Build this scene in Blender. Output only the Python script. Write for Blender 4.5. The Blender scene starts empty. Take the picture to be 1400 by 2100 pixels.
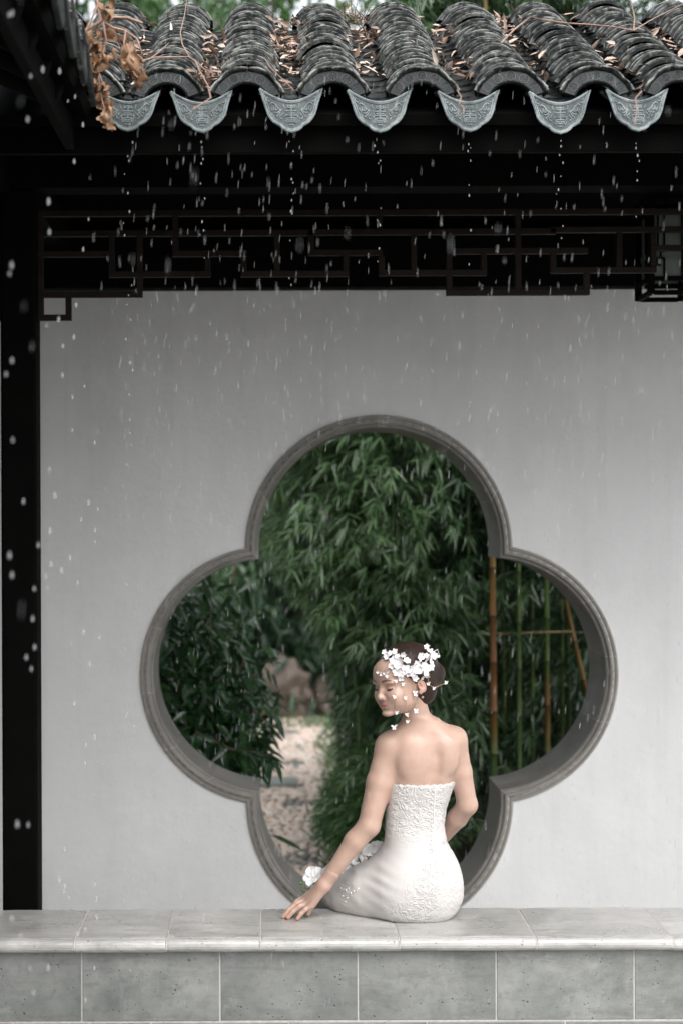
import bpy, bmesh, math, random
import numpy as np
from mathutils import Vector, Matrix, geometry

# ------------------------------------------------------------------ camera, sky, sun, exposure
SC = bpy.context.scene
COL = SC.collection
EYE = 1.6                      # camera height above the path level used here
FPX = 3650.0                   # focal length in photo pixels (1400 x 2100)
VPX, VPY = 557.0, 1060.0       # where lines running straight away from the viewer meet

cam_d = bpy.data.cameras.new('camera')
cam = bpy.data.objects.new('camera', cam_d)
COL.objects.link(cam)
cam_d.sensor_fit = 'VERTICAL'
cam_d.sensor_height = 36.0
cam_d.sensor_width = 24.0
cam_d.lens = FPX / 2100.0 * 36.0
cam_d.shift_x = (700.0 - VPX) / 2100.0
cam_d.shift_y = (VPY - 1050.0) / 2100.0
cam.location = (0, 0, EYE)
cam.rotation_euler = (math.radians(90), math.radians(0.22), 0)
cam_d.clip_start = 0.05
cam_d.clip_end = 500
cam_d.dof.use_dof = True
cam_d.dof.focus_distance = 5.15
cam_d.dof.aperture_fstop = 2.8
SC.camera = cam

SUN_EL, SUN_AZ = 52.0, 163.0    # degrees; azimuth clockwise from +Y, so behind the viewer to the right
world = bpy.data.worlds.new('World')
SC.world = world
world.use_nodes = True
wn = world.node_tree
wn.nodes.clear()
sky = wn.nodes.new('ShaderNodeTexSky')
sky.sky_type = 'NISHITA'
sky.sun_disc = False
sky.sun_elevation = math.radians(SUN_EL)
sky.sun_rotation = math.radians(SUN_AZ)
sky.air_density = 1.0
sky.dust_density = 3.0
sky.ozone_density = 1.0
hsv = wn.nodes.new('ShaderNodeHueSaturation')
hsv.inputs['Saturation'].default_value = 0.22      # overcast: the blue is gone
bg = wn.nodes.new('ShaderNodeBackground')
bg.inputs['Strength'].default_value = 0.15
wo = wn.nodes.new('ShaderNodeOutputWorld')
wn.links.new(sky.outputs[0], hsv.inputs['Color'])
wn.links.new(hsv.outputs[0], bg.inputs['Color'])
wn.links.new(bg.outputs[0], wo.inputs['Surface'])

sun_d = bpy.data.lights.new('sun', 'SUN')
sun_d.energy = 1.2
sun_d.angle = math.radians(74)
sun_d.color = (1.0, 0.985, 0.96)
sun = bpy.data.objects.new('sun', sun_d)
COL.objects.link(sun)
_az, _el = math.radians(SUN_AZ), math.radians(SUN_EL)
_to_sun = Vector((math.sin(_az) * math.cos(_el), math.cos(_az) * math.cos(_el), math.sin(_el)))
sun.rotation_euler = (-_to_sun).to_track_quat('-Z', 'Y').to_euler()
sun.location = (2, -4, 8)

SC.view_settings.view_transform = 'Standard'
SC.view_settings.look = 'None'
SC.view_settings.gamma = 1.0
SC.view_settings.exposure = 1.25
SC.view_settings.use_curve_mapping = False
SC.cycles.use_denoising = True
SC.cycles.max_bounces = 10
SC.cycles.transparent_max_bounces = 12
SC.cycles.caustics_reflective = False
SC.cycles.caustics_refractive = False

R = random.Random(7)
NR = np.random.RandomState(11)
rad = math.radians


def W(px, py, Y):
    """photo pixel at depth Y -> world point"""
    return np.array(((px - VPX) / FPX * Y, Y, EYE + (VPY - py) / FPX * Y))


# ------------------------------------------------------------------ object helpers
def tag(o, label=None, cat=None, group=None, kind=None):
    if label: o['label'] = label
    if cat: o['category'] = cat
    if group: o['group'] = group
    if kind: o['kind'] = kind
    return o


def empty(name, loc=(0, 0, 0)):
    o = bpy.data.objects.new(name, None)
    o.empty_display_size = 0.1
    o.location = loc
    COL.objects.link(o)
    return o


def place(name, me, parent=None, mtx=None):
    o = bpy.data.objects.new(name, me)
    COL.objects.link(o)
    if parent is not None:
        o.parent = parent
        if parent.type == 'EMPTY' or True:
            o.matrix_parent_inverse = Matrix.Identity(4)
            o.matrix_parent_inverse = parent_world(parent).inverted()
    if mtx is not None:
        o.matrix_basis = mtx
    return o


def parent_world(p):
    m = Matrix.LocRotScale(p.location, p.rotation_euler, p.scale)
    if p.parent is not None:
        m = parent_world(p.parent) @ p.matrix_parent_inverse @ m
    return m


def mesh(name, verts, faces, mat=None, smooth=False):
    me = bpy.data.meshes.new(name)
    if isinstance(verts, np.ndarray) and isinstance(faces, np.ndarray):
        nv, (nf, k) = len(verts), faces.shape
        me.vertices.add(nv)
        me.vertices.foreach_set('co', np.ascontiguousarray(verts, dtype=np.float32).ravel())
        me.loops.add(nf * k)
        me.loops.foreach_set('vertex_index', np.ascontiguousarray(faces, dtype=np.int32).ravel())
        me.polygons.add(nf)
        me.polygons.foreach_set('loop_start', np.arange(0, nf * k, k, dtype=np.int32))
        me.polygons.foreach_set('loop_total', np.full(nf, k, dtype=np.int32))
        me.update(calc_edges=True)
    else:
        me.from_pydata([tuple(v) for v in verts], [], [tuple(f) for f in faces])
    if mat is not None:
        me.materials.append(mat)
    if smooth:
        me.polygons.foreach_set('use_smooth', np.ones(len(me.polygons), dtype=bool))
    me.update()
    return me


def obj(name, verts, faces, mat=None, parent=None, smooth=False, mtx=None):
    return place(name, mesh(name, verts, faces, mat, smooth), parent, mtx)


class MB:
    """collects pieces of one mesh"""
    def __init__(self):
        self.v, self.f = [], []

    def add(self, vs, fs):
        o = len(self.v)
        self.v += [tuple(float(c) for c in p) for p in vs]
        self.f += [tuple(i + o for i in q) for q in fs]
        return self

    def box(self, x0, x1, y0, y1, z0, z1):
        vs = [(x, y, z) for x in (x0, x1) for y in (y0, y1) for z in (z0, z1)]
        fs = [(0, 1, 3, 2), (4, 6, 7, 5), (0, 4, 5, 1), (2, 3, 7, 6), (0, 2, 6, 4), (1, 5, 7, 3)]
        return self.add(vs, fs)

    def tube(self, pts, rads, n=8, cap=True):
        pts = [np.array(p, float) for p in pts]
        if not hasattr(rads, '__len__'):
            rads = [rads] * len(pts)
        vs, fs = [], []
        u = None
        for i, p in enumerate(pts):
            a = pts[max(i - 1, 0)]
            b = pts[min(i + 1, len(pts) - 1)]
            t = (b - a) / (np.linalg.norm(b - a) + 1e-9)
            if u is None:
                ref = np.array((0, 0, 1.0)) if abs(t[2]) < 0.9 else np.array((1.0, 0, 0))
                u = np.cross(t, ref)
            u = u - t * np.dot(u, t)
            u /= np.linalg.norm(u) + 1e-9
            w = np.cross(t, u)
            for k in range(n):
                a_ = 2 * math.pi * k / n
                vs.append(p + (u * math.cos(a_) + w * math.sin(a_)) * rads[i])
        m = len(pts)
        for i in range(m - 1):
            for k in range(n):
                k2 = (k + 1) % n
                fs.append((i * n + k, i * n + k2, (i + 1) * n + k2, (i + 1) * n + k))
        if cap:
            fs.append(tuple(range(n - 1, -1, -1)))
            fs.append(tuple(range((m - 1) * n, m * n)))
        return self.add(vs, fs)

    def grid(self, rows, close=False):
        n = len(rows[0])
        vs = [p for r in rows for p in r]
        fs = []
        for i in range(len(rows) - 1):
            for k in range(n if close else n - 1):
                k2 = (k + 1) % n
                fs.append((i * n + k, i * n + k2, (i + 1) * n + k2, (i + 1) * n + k))
        return self.add(vs, fs)

    def build(self, name, mat, parent=None, smooth=False, mtx=None):
        return obj(name, self.v, self.f, mat, parent, smooth, mtx)

    def mesh(self, name, mat, smooth=False):
        return mesh(name, self.v, self.f, mat, smooth)


def bevel(o, w, seg=2, angle=35):
    m = o.modifiers.new('bevel', 'BEVEL')
    m.width = w
    m.segments = seg
    m.limit_method = 'ANGLE'
    m.angle_limit = rad(angle)
    return o


def fix_normals(me):
    bm = bmesh.new()
    bm.from_mesh(me)
    bmesh.ops.recalc_face_normals(bm, faces=bm.faces)
    bm.to_mesh(me)
    bm.free()
    me.update()
    return me


# ------------------------------------------------------------------ materials
class NT:
    def __init__(self, name):
        self.m = bpy.data.materials.new(name)
        self.m.use_nodes = True
        self.t = self.m.node_tree
        self.b = self.t.nodes['Principled BSDF']
        self.out = self.t.nodes['Material Output']

    def n(self, typ, **kw):
        nd = self.t.nodes.new(typ)
        for k, v in kw.items():
            if k.startswith('_'):
                setattr(nd, k[1:], v)
            else:
                nd.inputs[k.replace('_', ' ')].default_value = v
        return nd

    def l(self, a, b):
        self.t.links.new(a, b)

    def coord(self, which='Object'):
        return self.n('ShaderNodeTexCoord').outputs[which]

    def mapping(self, src, scale=(1, 1, 1)):
        mp = self.n('ShaderNodeMapping')
        mp.inputs['Scale'].default_value = scale
        self.l(src, mp.inputs['Vector'])
        return mp.outputs[0]

    def noise(self, vec, scale, detail=4, rough=0.55, dist=0.0):
        nd = self.n('ShaderNodeTexNoise', Scale=scale, Detail=detail, Roughness=rough, Distortion=dist)
        if vec is not None: self.l(vec, nd.inputs['Vector'])
        return nd.outputs['Fac']

    def vor(self, vec, scale, feature='F1', out='Distance'):
        nd = self.n('ShaderNodeTexVoronoi', _feature=feature, Scale=scale)
        if vec is not None: self.l(vec, nd.inputs['Vector'])
        return nd.outputs[out]

    def ramp(self, src, stops, interp='LINEAR'):
        nd = self.n('ShaderNodeValToRGB')
        nd.color_ramp.interpolation = interp
        e = nd.color_ramp.elements
        while len(e) < len(stops): e.new(0.5)
        for i, (p, c) in enumerate(stops):
            e[i].position = p
            if not hasattr(c, '__len__'): c = (c, c, c)
            e[i].color = (*c[:3], 1)
        self.l(src, nd.inputs[0])
        return nd.outputs[0]

    def mix(self, fac, a, b, mode='MIX'):
        nd = self.n('ShaderNodeMix', _data_type='RGBA', _blend_type=mode)
        for s, k in ((fac, 0), (a, 6), (b, 7)):
            if hasattr(s, 'links') or hasattr(s, 'is_linked'): self.l(s, nd.inputs[k])
            elif k == 0: nd.inputs[0].default_value = s
            else: nd.inputs[k].default_value = (*s[:3], 1) if hasattr(s, '__len__') else (s, s, s, 1)
        return nd.outputs[2]

    def math(self, op, a, b=0.5):
        nd = self.n('ShaderNodeMath', _operation=op)
        for s, k in ((a, 0), (b, 1)):
            if hasattr(s, 'is_linked'): self.l(s, nd.inputs[k])
            else: nd.inputs[k].default_value = s
        return nd.outputs[0]

    def bump(self, height, strength=0.3, dist=0.01, prev=None):
        nd = self.n('ShaderNodeBump', Strength=strength, Distance=dist)
        self.l(height, nd.inputs['Height'])
        if prev is not None: self.l(prev, nd.inputs['Normal'])
        self.l(nd.outputs[0], self.b.inputs['Normal'])
        return nd.outputs[0]

    def base(self, src, rough=0.6, spec=0.5):
        if hasattr(src, 'is_linked'): self.l(src, self.b.inputs['Base Color'])
        else: self.b.inputs['Base Color'].default_value = (*src, 1)
        if hasattr(rough, 'is_linked'): self.l(rough, self.b.inputs['Roughness'])
        else: self.b.inputs['Roughness'].default_value = rough
        self.b.inputs['Specular IOR Level'].default_value = spec
        return self

    def rnd(self):
        return self.n('ShaderNodeObjectInfo').outputs['Random']

    def pos(self):
        return self.n('ShaderNodeNewGeometry').outputs['Position']


def simple(name, col, rough=0.6, spec=0.5, var=0.25, scale=14, bump=0.0, bscale=60):
    t = NT(name)
    p = t.pos()
    f = t.noise(p, scale, 5)
    lo = tuple(c * (1 - var) for c in col)
    hi = tuple(min(1, c * (1 + var)) for c in col)
    t.base(t.ramp(f, [(0.3, lo), (0.7, hi)]), rough, spec)
    if bump: t.bump(t.noise(p, bscale, 4), bump, 0.004)
    return t.m


M = {}


def make_plaster():
    t = NT('white_plaster')
    p = t.pos()
    big = t.noise(p, 1.1, 5, 0.6, 0.3)
    mid = t.noise(t.mapping(p, (3.5, 3.5, 0.9)), 2.0, 6, 0.62)
    c = t.ramp(big, [(0.3, (0.61, 0.613, 0.61)), (0.62, (0.68, 0.678, 0.678))])
    c = t.mix(t.ramp(mid, [(0.45, 0.0), (0.78, 0.3)]), c, (0.47, 0.475, 0.465))
    drip = t.noise(t.mapping(p, (22, 22, 0.8)), 1.0, 5, 0.6, 0.15)
    c = t.mix(t.ramp(drip, [(0.56, 0.0), (0.74, 0.17)]), c, (0.44, 0.45, 0.43))
    blot = t.noise(p, 5.0, 6, 0.65, 0.6)
    c = t.mix(t.ramp(blot, [(0.56, 0.0), (0.72, 0.16)]), c, (0.78, 0.78, 0.77))
    speck = t.vor(p, 24)
    c = t.mix(t.ramp(speck, [(0.035, 0.35), (0.06, 0.0)]), c, (0.4, 0.4, 0.39))
    t.base(c, 0.75, 0.3)
    b1 = t.bump(t.noise(p, 7, 4, 0.55), 0.22, 0.02)
    t.bump(t.noise(p, 90, 5, 0.6), 0.2, 0.003, b1)
    return t.m


def make_stone(name, dark, light, pits=True, rough=0.5, rndamt=0.25, scale=1.0, streak=0.0):
    t = NT(name)
    p = t.pos()
    r = t.rnd()
    off = t.n('ShaderNodeVectorMath', _operation='ADD')
    t.l(p, off.inputs[0])
    cmb = t.n('ShaderNodeCombineXYZ')
    for i in range(3): t.l(t.math('MULTIPLY', r, 7.0 + i), cmb.inputs[i])
    t.l(cmb.outputs[0], off.inputs[1])
    v = off.outputs[0]
    a = t.noise(v, 4.5 * scale, 6, 0.62, 0.4)
    b = t.noise(v, 38 * scale, 6, 0.7)
    c = t.ramp(a, [(0.28, dark), (0.68, light)])
    c = t.mix(t.ramp(b, [(0.5, 0.0), (0.72, 0.4)]), c, tuple(x * 0.55 for x in dark))
    c = t.mix(t.ramp(t.noise(v, 15 * scale, 5, 0.65), [(0.6, 0.0), (0.75, 0.35)]), c, tuple(min(1, x * 1.45) for x in light))
    c = t.mix(t.math('MULTIPLY', r, rndamt), c, tuple(x * 0.72 for x in dark))
    if streak:
        st = t.noise(t.mapping(v, (5, 30, 30)), 1.0, 6, 0.7, 0.5)
        c = t.mix(t.ramp(st, [(0.5, 0.0), (0.68, streak)]), c, tuple(x * 0.5 for x in dark))
        c = t.mix(t.ramp(t.noise(v, 2.2, 5, 0.6, 0.8), [(0.45, 0.0), (0.7, streak * .8)]), c, (dark[0] * .72, dark[1] * .76, dark[2] * .75))
    h = t.math('MULTIPLY', b, 0.5)
    if pits:
        n1 = t.vor(v, 62 * scale)
        m1 = t.noise(v, 21 * scale, 3)
        pit = t.ramp(t.math('ADD', n1, t.math('MULTIPLY', m1, 0.75)), [(0.40, 1.0), (0.50, 0.0)])
        n2 = t.vor(v, 150 * scale)
        pit2 = t.ramp(t.math('ADD', n2, t.math('MULTIPLY', b, 0.8)), [(0.40, 1.0), (0.52, 0.0)])
        c = t.mix(t.math('MULTIPLY', pit, 0.75), c, tuple(x * 0.3 for x in dark))
        c = t.mix(t.math('MULTIPLY', pit2, 0.55), c, tuple(x * 0.4 for x in dark))
        h = t.math('SUBTRACT', h, t.math('ADD', pit, t.math('MULTIPLY', pit2, 0.5)))
    t.base(c, t.ramp(a, [(0.3, rough - 0.12), (0.7, rough + 0.15)]), 0.5)
    t.bump(h, 0.5, 0.0035)
    return t.m


def make_tile():
    t = NT('grey_roof_tile')
    p = t.pos()
    r = t.rnd()
    a = t.noise(p, 9, 6, 0.65, 0.5)
    fine = t.noise(p, 70, 6, 0.7)
    c = t.ramp(a, [(0.3, (0.004, 0.0055, 0.0055)), (0.55, (0.012, 0.0145, 0.014)), (0.8, (0.03, 0.032, 0.029))])
    # lichen and worn rims: pale crust in blotches, strongest on thin exposed edges
    ed = t.n('ShaderNodeAttribute', _attribute_name='rim')
    lich = t.ramp(t.math('ADD', fine, t.math('MULTIPLY', a, 0.7)), [(0.92, 0.0), (1.08, 0.7)])
    c = t.mix(lich, c, (0.12, 0.125, 0.11))
    rim = t.math('MULTIPLY', ed.outputs['Fac'], t.ramp(t.noise(p, 34, 4, 0.6), [(0.44, 0.0), (0.62, 0.95)]))
    c = t.mix(rim, c, (0.36, 0.365, 0.34))
    c = t.mix(t.math('MULTIPLY', r, 0.35), c, (0.015, 0.019, 0.018))
    t.base(c, t.ramp(fine, [(0.35, 0.4), (0.65, 0.7)]), 0.16)
    t.bump(fine, 0.6, 0.004)
    return t.m


def make_slate(name='slate_blue_tile', k=1.0):
    t = NT(name)
    p = t.pos()
    a = t.noise(p, 22, 6, 0.65, 0.3)
    f = t.noise(p, 160, 4, 0.6)
    c = t.ramp(a, [(0.3, (0.07 * k, 0.085 * k, 0.09 * k)), (0.52, (0.16 * k, 0.185 * k, 0.188 * k)), (0.75, (0.26 * k, 0.285 * k, 0.28 * k))])
    c = t.mix(t.math('MULTIPLY', t.rnd(), 0.5), c, (0.07 * k, 0.085 * k, 0.085 * k))
    c = t.mix(t.ramp(t.noise(p, 55, 5, 0.7), [(0.52, 0.0), (0.7, 0.6)]), c, (0.03 * k, 0.036 * k, 0.034 * k))
    c = t.mix(t.ramp(f, [(0.55, 0.0), (0.75, 0.45)]), c, (0.30 * k, 0.33 * k, 0.32 * k))
    t.base(c, 0.42, 0.22)
    t.bump(f, 0.35, 0.002)
    return t.m


def make_leaf(name, dark, light, rough=0.32, trans=0.35, spec=0.5):
    t = NT(name)
    at = t.n('ShaderNodeAttribute', _attribute_name='rnd')
    c = t.ramp(at.outputs['Fac'], [(0.0, dark), (0.6, tuple((a + b) / 2 for a, b in zip(dark, light))), (1.0, light)])
    t.base(c, rough, spec)
    tr = t.n('ShaderNodeBsdfTranslucent')
    t.l(t.mix(1.0, c, (1.25, 1.35, 0.7), 'MULTIPLY'), tr.inputs['Color'])
    mx = t.n('ShaderNodeMixShader')
    mx.inputs[0].default_value = trans
    t.l(t.b.outputs[0], mx.inputs[1])
    t.l(tr.outputs[0], mx.inputs[2])
    t.l(mx.outputs[0], t.out.inputs['Surface'])
    return t.m


def make_culm():
    t = NT('bamboo_culm')
    at = t.n('ShaderNodeAttribute', _attribute_name='tint')
    p = t.pos()
    f = t.noise(t.mapping(p, (30, 30, 3)), 2.0, 4)
    g = t.ramp(f, [(0.3, (0.045, 0.085, 0.02)), (0.7, (0.10, 0.15, 0.035))])
    o = t.ramp(f, [(0.3, (0.13, 0.055, 0.016)), (0.7, (0.26, 0.115, 0.03))])
    c = t.mix(at.outputs['Fac'], g, o)
    nd = t.n('ShaderNodeAttribute', _attribute_name='node')
    c = t.mix(nd.outputs['Fac'], c, (0.03, 0.028, 0.016))
    t.base(c, 0.38, 0.5)
    return t.m


def make_skin():
    t = NT('skin')
    at = t.n('ShaderNodeAttribute', _attribute_name='tone')
    p = t.pos()
    f = t.noise(p, 26, 3)
    c0 = t.ramp(f, [(0.3, (0.435, 0.288, 0.226)), (0.7, (0.48, 0.325, 0.26))])
    c = t.mix(1.0, c0, at.outputs['Color'], 'MULTIPLY')
    t.base(c, 0.38, 0.5)
    t.b.inputs['Subsurface Weight'].default_value = 0.18
    t.b.inputs['Subsurface Radius'].default_value = (0.012, 0.005, 0.003)
    t.b.inputs['Subsurface Scale'].default_value = 0.6
    t.bump(t.noise(p, 420, 3), 0.05, 0.001)
    return t.m


def make_dress():
    t = NT('ivory_lace')
    p = t.pos()
    at = t.n('ShaderNodeAttribute', _attribute_name='lace')
    w = t.n('ShaderNodeVectorMath', _operation='ADD')
    nz = t.n('ShaderNodeTexNoise', Scale=16.0, Detail=2.0)
    t.l(p, nz.inputs['Vector'])
    sc = t.n('ShaderNodeVectorMath', _operation='SCALE')
    sc.inputs['Scale'].default_value = 0.10
    t.l(nz.outputs['Color'], sc.inputs[0])
    t.l(p, w.inputs[0]); t.l(sc.outputs[0], w.inputs[1])
    v = w.outputs[0]
    e = t.vor(v, 78, 'DISTANCE_TO_EDGE')
    e2 = t.vor(v, 150, 'SMOOTH_F1')
    n = t.noise(v, 120, 5, 0.6)
    flo = t.math('ADD', t.ramp(e, [(0.02, 0.0), (0.22, 1.0)]), t.math('ADD', t.math('MULTIPLY', e2, 1.2), t.math('MULTIPLY', n, 0.7)))
    h = t.math('MULTIPLY', flo, at.outputs['Fac'])
    c = t.mix(t.math('MULTIPLY', at.outputs['Fac'], t.ramp(flo, [(0.45, 0.5), (1.1, 0.0)])), (0.565, 0.54, 0.525), (0.37, 0.345, 0.325))
    t.base(c, 0.62, 0.3)
    t.b.inputs['Sheen Weight'].default_value = 0.12
    t.bump(h, 0.7, 0.0022)
    return t.m


def make_hair():
    t = NT('dark_brown_hair')
    p = t.coord('Object')
    at = t.n('ShaderNodeAttribute', _attribute_name='strand')
    s = t.noise(t.mapping(at.outputs['Vector'], (1, 1, 1)), 1.0, 4, 0.7)
    c = t.ramp(s, [(0.35, (0.010, 0.006, 0.005)), (0.68, (0.048, 0.028, 0.021))])
    t.base(c, 0.42, 0.22)
    t.bump(s, 0.5, 0.003)
    return t.m


def make_water():
    t = NT('rain_water')
    # a thin falling drop: mostly clear, scattering some of the sky's light
    t.base((0.92, 0.95, 0.95), 0.15, 0.5)
    t.b.inputs['Alpha'].default_value = 0.62
    t.b.inputs['Subsurface Weight'].default_value = 0.0
    tr = t.n('ShaderNodeBsdfTranslucent')
    tr.inputs['Color'].default_value = (0.92, 0.95, 0.95, 1)
    tp = t.n('ShaderNodeBsdfTransparent')
    m1 = t.n('ShaderNodeMixShader'); m1.inputs[0].default_value = 0.5
    t.l(t.b.outputs[0], m1.inputs[1]); t.l(tr.outputs[0], m1.inputs[2])
    m2 = t.n('ShaderNodeMixShader'); m2.inputs[0].default_value = 0.66
    t.l(m1.outputs[0], m2.inputs[1]); t.l(tp.outputs[0], m2.inputs[2])
    t.l(m2.outputs[0], t.out.inputs['Surface'])
    return t.m


def make_pebble():
    t = NT('path_pebbles')
    at = t.n('ShaderNodeAttribute', _attribute_name='rnd')
    c = t.ramp(at.outputs['Fac'], [(0.0, (0.10, 0.11, 0.10)), (0.16, (0.30, 0.27, 0.24)), (0.24, (0.56, 0.45, 0.37)),
                                   (0.55, (0.66, 0.53, 0.44)), (0.8, (0.70, 0.61, 0.54)), (1.0, (0.76, 0.72, 0.67))])
    t.base(c, 0.35, 0.5)
    return t.m


def make_dry(name='withered_leaf', stops=((0.0, (0.075, 0.034, 0.018)), (0.3, (0.17, 0.085, 0.042)), (0.65, (0.29, 0.175, 0.10)), (1.0, (0.42, 0.32, 0.225)))):
    t = NT(name)
    at = t.n('ShaderNodeAttribute', _attribute_name='rnd')
    p = t.pos()
    c = t.ramp(at.outputs['Fac'], list(stops))
    c = t.mix(t.ramp(t.noise(p, 60, 4), [(0.5, 0.0), (0.75, 0.5)]), c, (0.14, 0.06, 0.025))
    t.base(c, 0.45, 0.4)
    return t.m


M['plaster'] = make_plaster()
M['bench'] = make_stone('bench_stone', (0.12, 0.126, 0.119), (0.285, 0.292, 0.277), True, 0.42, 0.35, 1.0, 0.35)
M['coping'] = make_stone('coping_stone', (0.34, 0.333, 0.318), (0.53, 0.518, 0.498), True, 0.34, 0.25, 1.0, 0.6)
M['surround'] = make_stone('surround_stone', (0.155, 0.147, 0.132), (0.26, 0.248, 0.226), False, 0.55, 0.35)
M['mortar'] = simple('pale_mortar', (0.42, 0.40, 0.38), 0.8, 0.3, 0.15, 60)
M['joint'] = simple('joint_mortar', (0.40, 0.375, 0.345), 0.8, 0.3, 0.15, 60)
M['tile'] = make_tile()
M['slate'] = make_slate('slate_blue_tile', 0.42)
M['slate_dark'] = make_slate('dark_slate_tile', 0.08)
M['relief'] = make_slate('slate_relief_highlight', 1.25)  # lighter slate copy: highlights on the relief painted into its colour
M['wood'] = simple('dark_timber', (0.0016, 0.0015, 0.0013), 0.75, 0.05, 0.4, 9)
M['lattice'] = simple('reddish_brown_timber', (0.0095, 0.006, 0.0046), 0.6, 0.12, 0.4, 20)
M['paving'] = make_stone('courtyard_stone', (0.25, 0.25, 0.24), (0.38, 0.38, 0.36), False, 0.4)
M['soil'] = simple('garden_soil', (0.035, 0.03, 0.02), 0.8, 0.3, 0.5, 3, 0.6, 30)
M['bedding'] = simple('path_bedding', (0.13, 0.105, 0.085), 0.6, 0.4, 0.35, 30)
M['pebble'] = make_pebble()
M['slab'] = make_stone('green_grey_slab', (0.22, 0.25, 0.23), (0.36, 0.39, 0.36), False, 0.35)
M['rock'] = make_stone('brown_rock', (0.055, 0.042, 0.032), (0.15, 0.115, 0.09), False, 0.6)
M['leaf_bamboo'] = make_leaf('bamboo_leaf', (0.016, 0.046, 0.019), (0.125, 0.212, 0.098), 0.2, 0.34)
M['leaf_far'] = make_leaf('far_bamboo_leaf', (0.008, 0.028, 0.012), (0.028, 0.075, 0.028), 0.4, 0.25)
M['leaf_shrub'] = make_leaf('glossy_shrub_leaf', (0.010, 0.034, 0.012), (0.045, 0.105, 0.035), 0.2, 0.22)
M['leaf_fresh'] = make_leaf('fresh_fine_leaf', (0.035, 0.085, 0.032), (0.13, 0.23, 0.10), 0.3, 0.33)
M['culm'] = make_culm()
M['bark'] = simple('brown_bark', (0.07, 0.045, 0.03), 0.7, 0.3, 0.4, 20, 0.5, 50)
M['twig'] = simple('bare_twig', (0.27, 0.165, 0.125), 0.5, 0.4, 0.3, 30)
M['dry'] = make_dry()
M['litter'] = make_dry('pale_leaf_litter', [(0.0, (0.11, 0.065, 0.04)), (0.3, (0.27, 0.18, 0.13)), (0.65, (0.42, 0.31, 0.25)), (1.0, (0.56, 0.47, 0.41))])
M['skin'] = make_skin()
M['dress'] = make_dress()
M['hair'] = make_hair()
M['petal'] = simple('white_petal', (0.80, 0.77, 0.77), 0.5, 0.3, 0.05, 60)
M['orchid'] = simple('white_orchid_petal', (0.80, 0.80, 0.79), 0.4, 0.4, 0.04, 40)
M['green'] = simple('green_stem', (0.09, 0.17, 0.04), 0.4, 0.5, 0.3, 40)
M['wire'] = simple('gold_wire', (0.5, 0.36, 0.2), 0.3, 0.6, 0.05)
M['pearl'] = simple('brown_pearl', (0.28, 0.2, 0.13), 0.15, 0.8, 0.05)
M['lash'] = simple('dark_lash', (0.012, 0.008, 0.007), 0.5, 0.4, 0.1)
M['eye'] = simple('eye_white', (0.6, 0.55, 0.52), 0.15, 0.6, 0.02)
M['nail'] = simple('glossy_nail', (0.75, 0.55, 0.5), 0.12, 0.7, 0.03)
M['panel'] = simple('lantern_glass', (0.10, 0.115, 0.105), 0.5, 0.4, 0.15, 12)
M['water'] = make_water()


# ------------------------------------------------------------------ numpy leaf clouds
def leaves_np(P, D, N, L, Wd, droop=0.18, fold=0.25, rnd=None, shape='blade'):
    """P base points, D directions, N approx normals, L lengths, Wd widths -> verts, tris, per-leaf value"""
    n = len(P)
    D = D / (np.linalg.norm(D, axis=1, keepdims=True) + 1e-9)
    S = np.cross(D, N)
    S /= (np.linalg.norm(S, axis=1, keepdims=True) + 1e-9)
    N = np.cross(S, D)
    L = L[:, None]; w = Wd[:, None]
    down = np.zeros_like(P); down[:, 2] = -1
    if shape == 'blade': m1, m2, w1, w2 = 0.22, 0.62, 0.85, 0.8
    else: m1, m2, w1, w2 = 0.28, 0.66, 1.0, 0.72
    c1 = P + D * L * m1 + down * L * droop * 0.10
    c2 = P + D * L * m2 + down * L * droop * 0.45
    tip = P + D * L * 0.97 + down * L * droop
    up = N * w * fold
    V = np.stack([P, c1 - S * w * 0.5 * w1 + up, c1, c1 + S * w * 0.5 * w1 + up,
                  c2 - S * w * 0.5 * w2 + up, c2, c2 + S * w * 0.5 * w2 + up, tip], axis=1)
    T = np.array([(0, 1, 2), (0, 2, 3), (1, 4, 5), (1, 5, 2), (2, 5, 6), (2, 6, 3), (4, 7, 5), (5, 7, 6)])
    F = (np.arange(n)[:, None, None] * 8 + T[None]).reshape(-1, 3)
    if rnd is None: rnd = NR.rand(n)
    return V.reshape(-1, 3), F, np.repeat(rnd, 8)


def leaf_obj(name, V, F, rv, mat, parent=None, kind=None, smooth=True):
    me = mesh(name, V, F, mat, smooth)
    a = me.attributes.new('rnd', 'FLOAT', 'POINT')
    a.data.foreach_set('value', rv.astype(np.float32))
    o = place(name, me, parent)
    if kind: o['kind'] = kind
    return o


def set_attr(me, name, vals):
    a = me.attributes.new(name, 'FLOAT', 'POINT')
    a.data.foreach_set('value', np.asarray(vals, dtype=np.float32))

# ------------------------------------------------------------------ ground
FLOOR = -0.10
tag(MB().grid([[(-60, -60, FLOOR), (60, -60, FLOOR)], [(-60, 7.05, FLOOR), (60, 7.05, FLOOR)]]).build('ground', M['paving']), kind='structure')
tag(MB().grid([[(-80, 7.05, FLOOR - 0.03), (80, 7.05, FLOOR - 0.03)], [(-80, 160, FLOOR - 0.03), (80, 160, FLOOR - 0.03)]]).build('garden_ground', M['soil']), kind='structure')

# ------------------------------------------------------------------ stone bench
BF, BB, BT = 5.30, 5.68, 0.35       # front of face stones, back of coping, top
bench = tag(empty('stone_bench', (0.4, 5.49, FLOOR)), 'long grey stone bench of mortared slabs with rounded front edge, under the seated woman', 'bench')
MB().box(-3.2, 3.4, BF + 0.0022, BB - 0.012, FLOOR, BT - 0.012).build('mortar_core', M['mortar'], bench)


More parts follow.
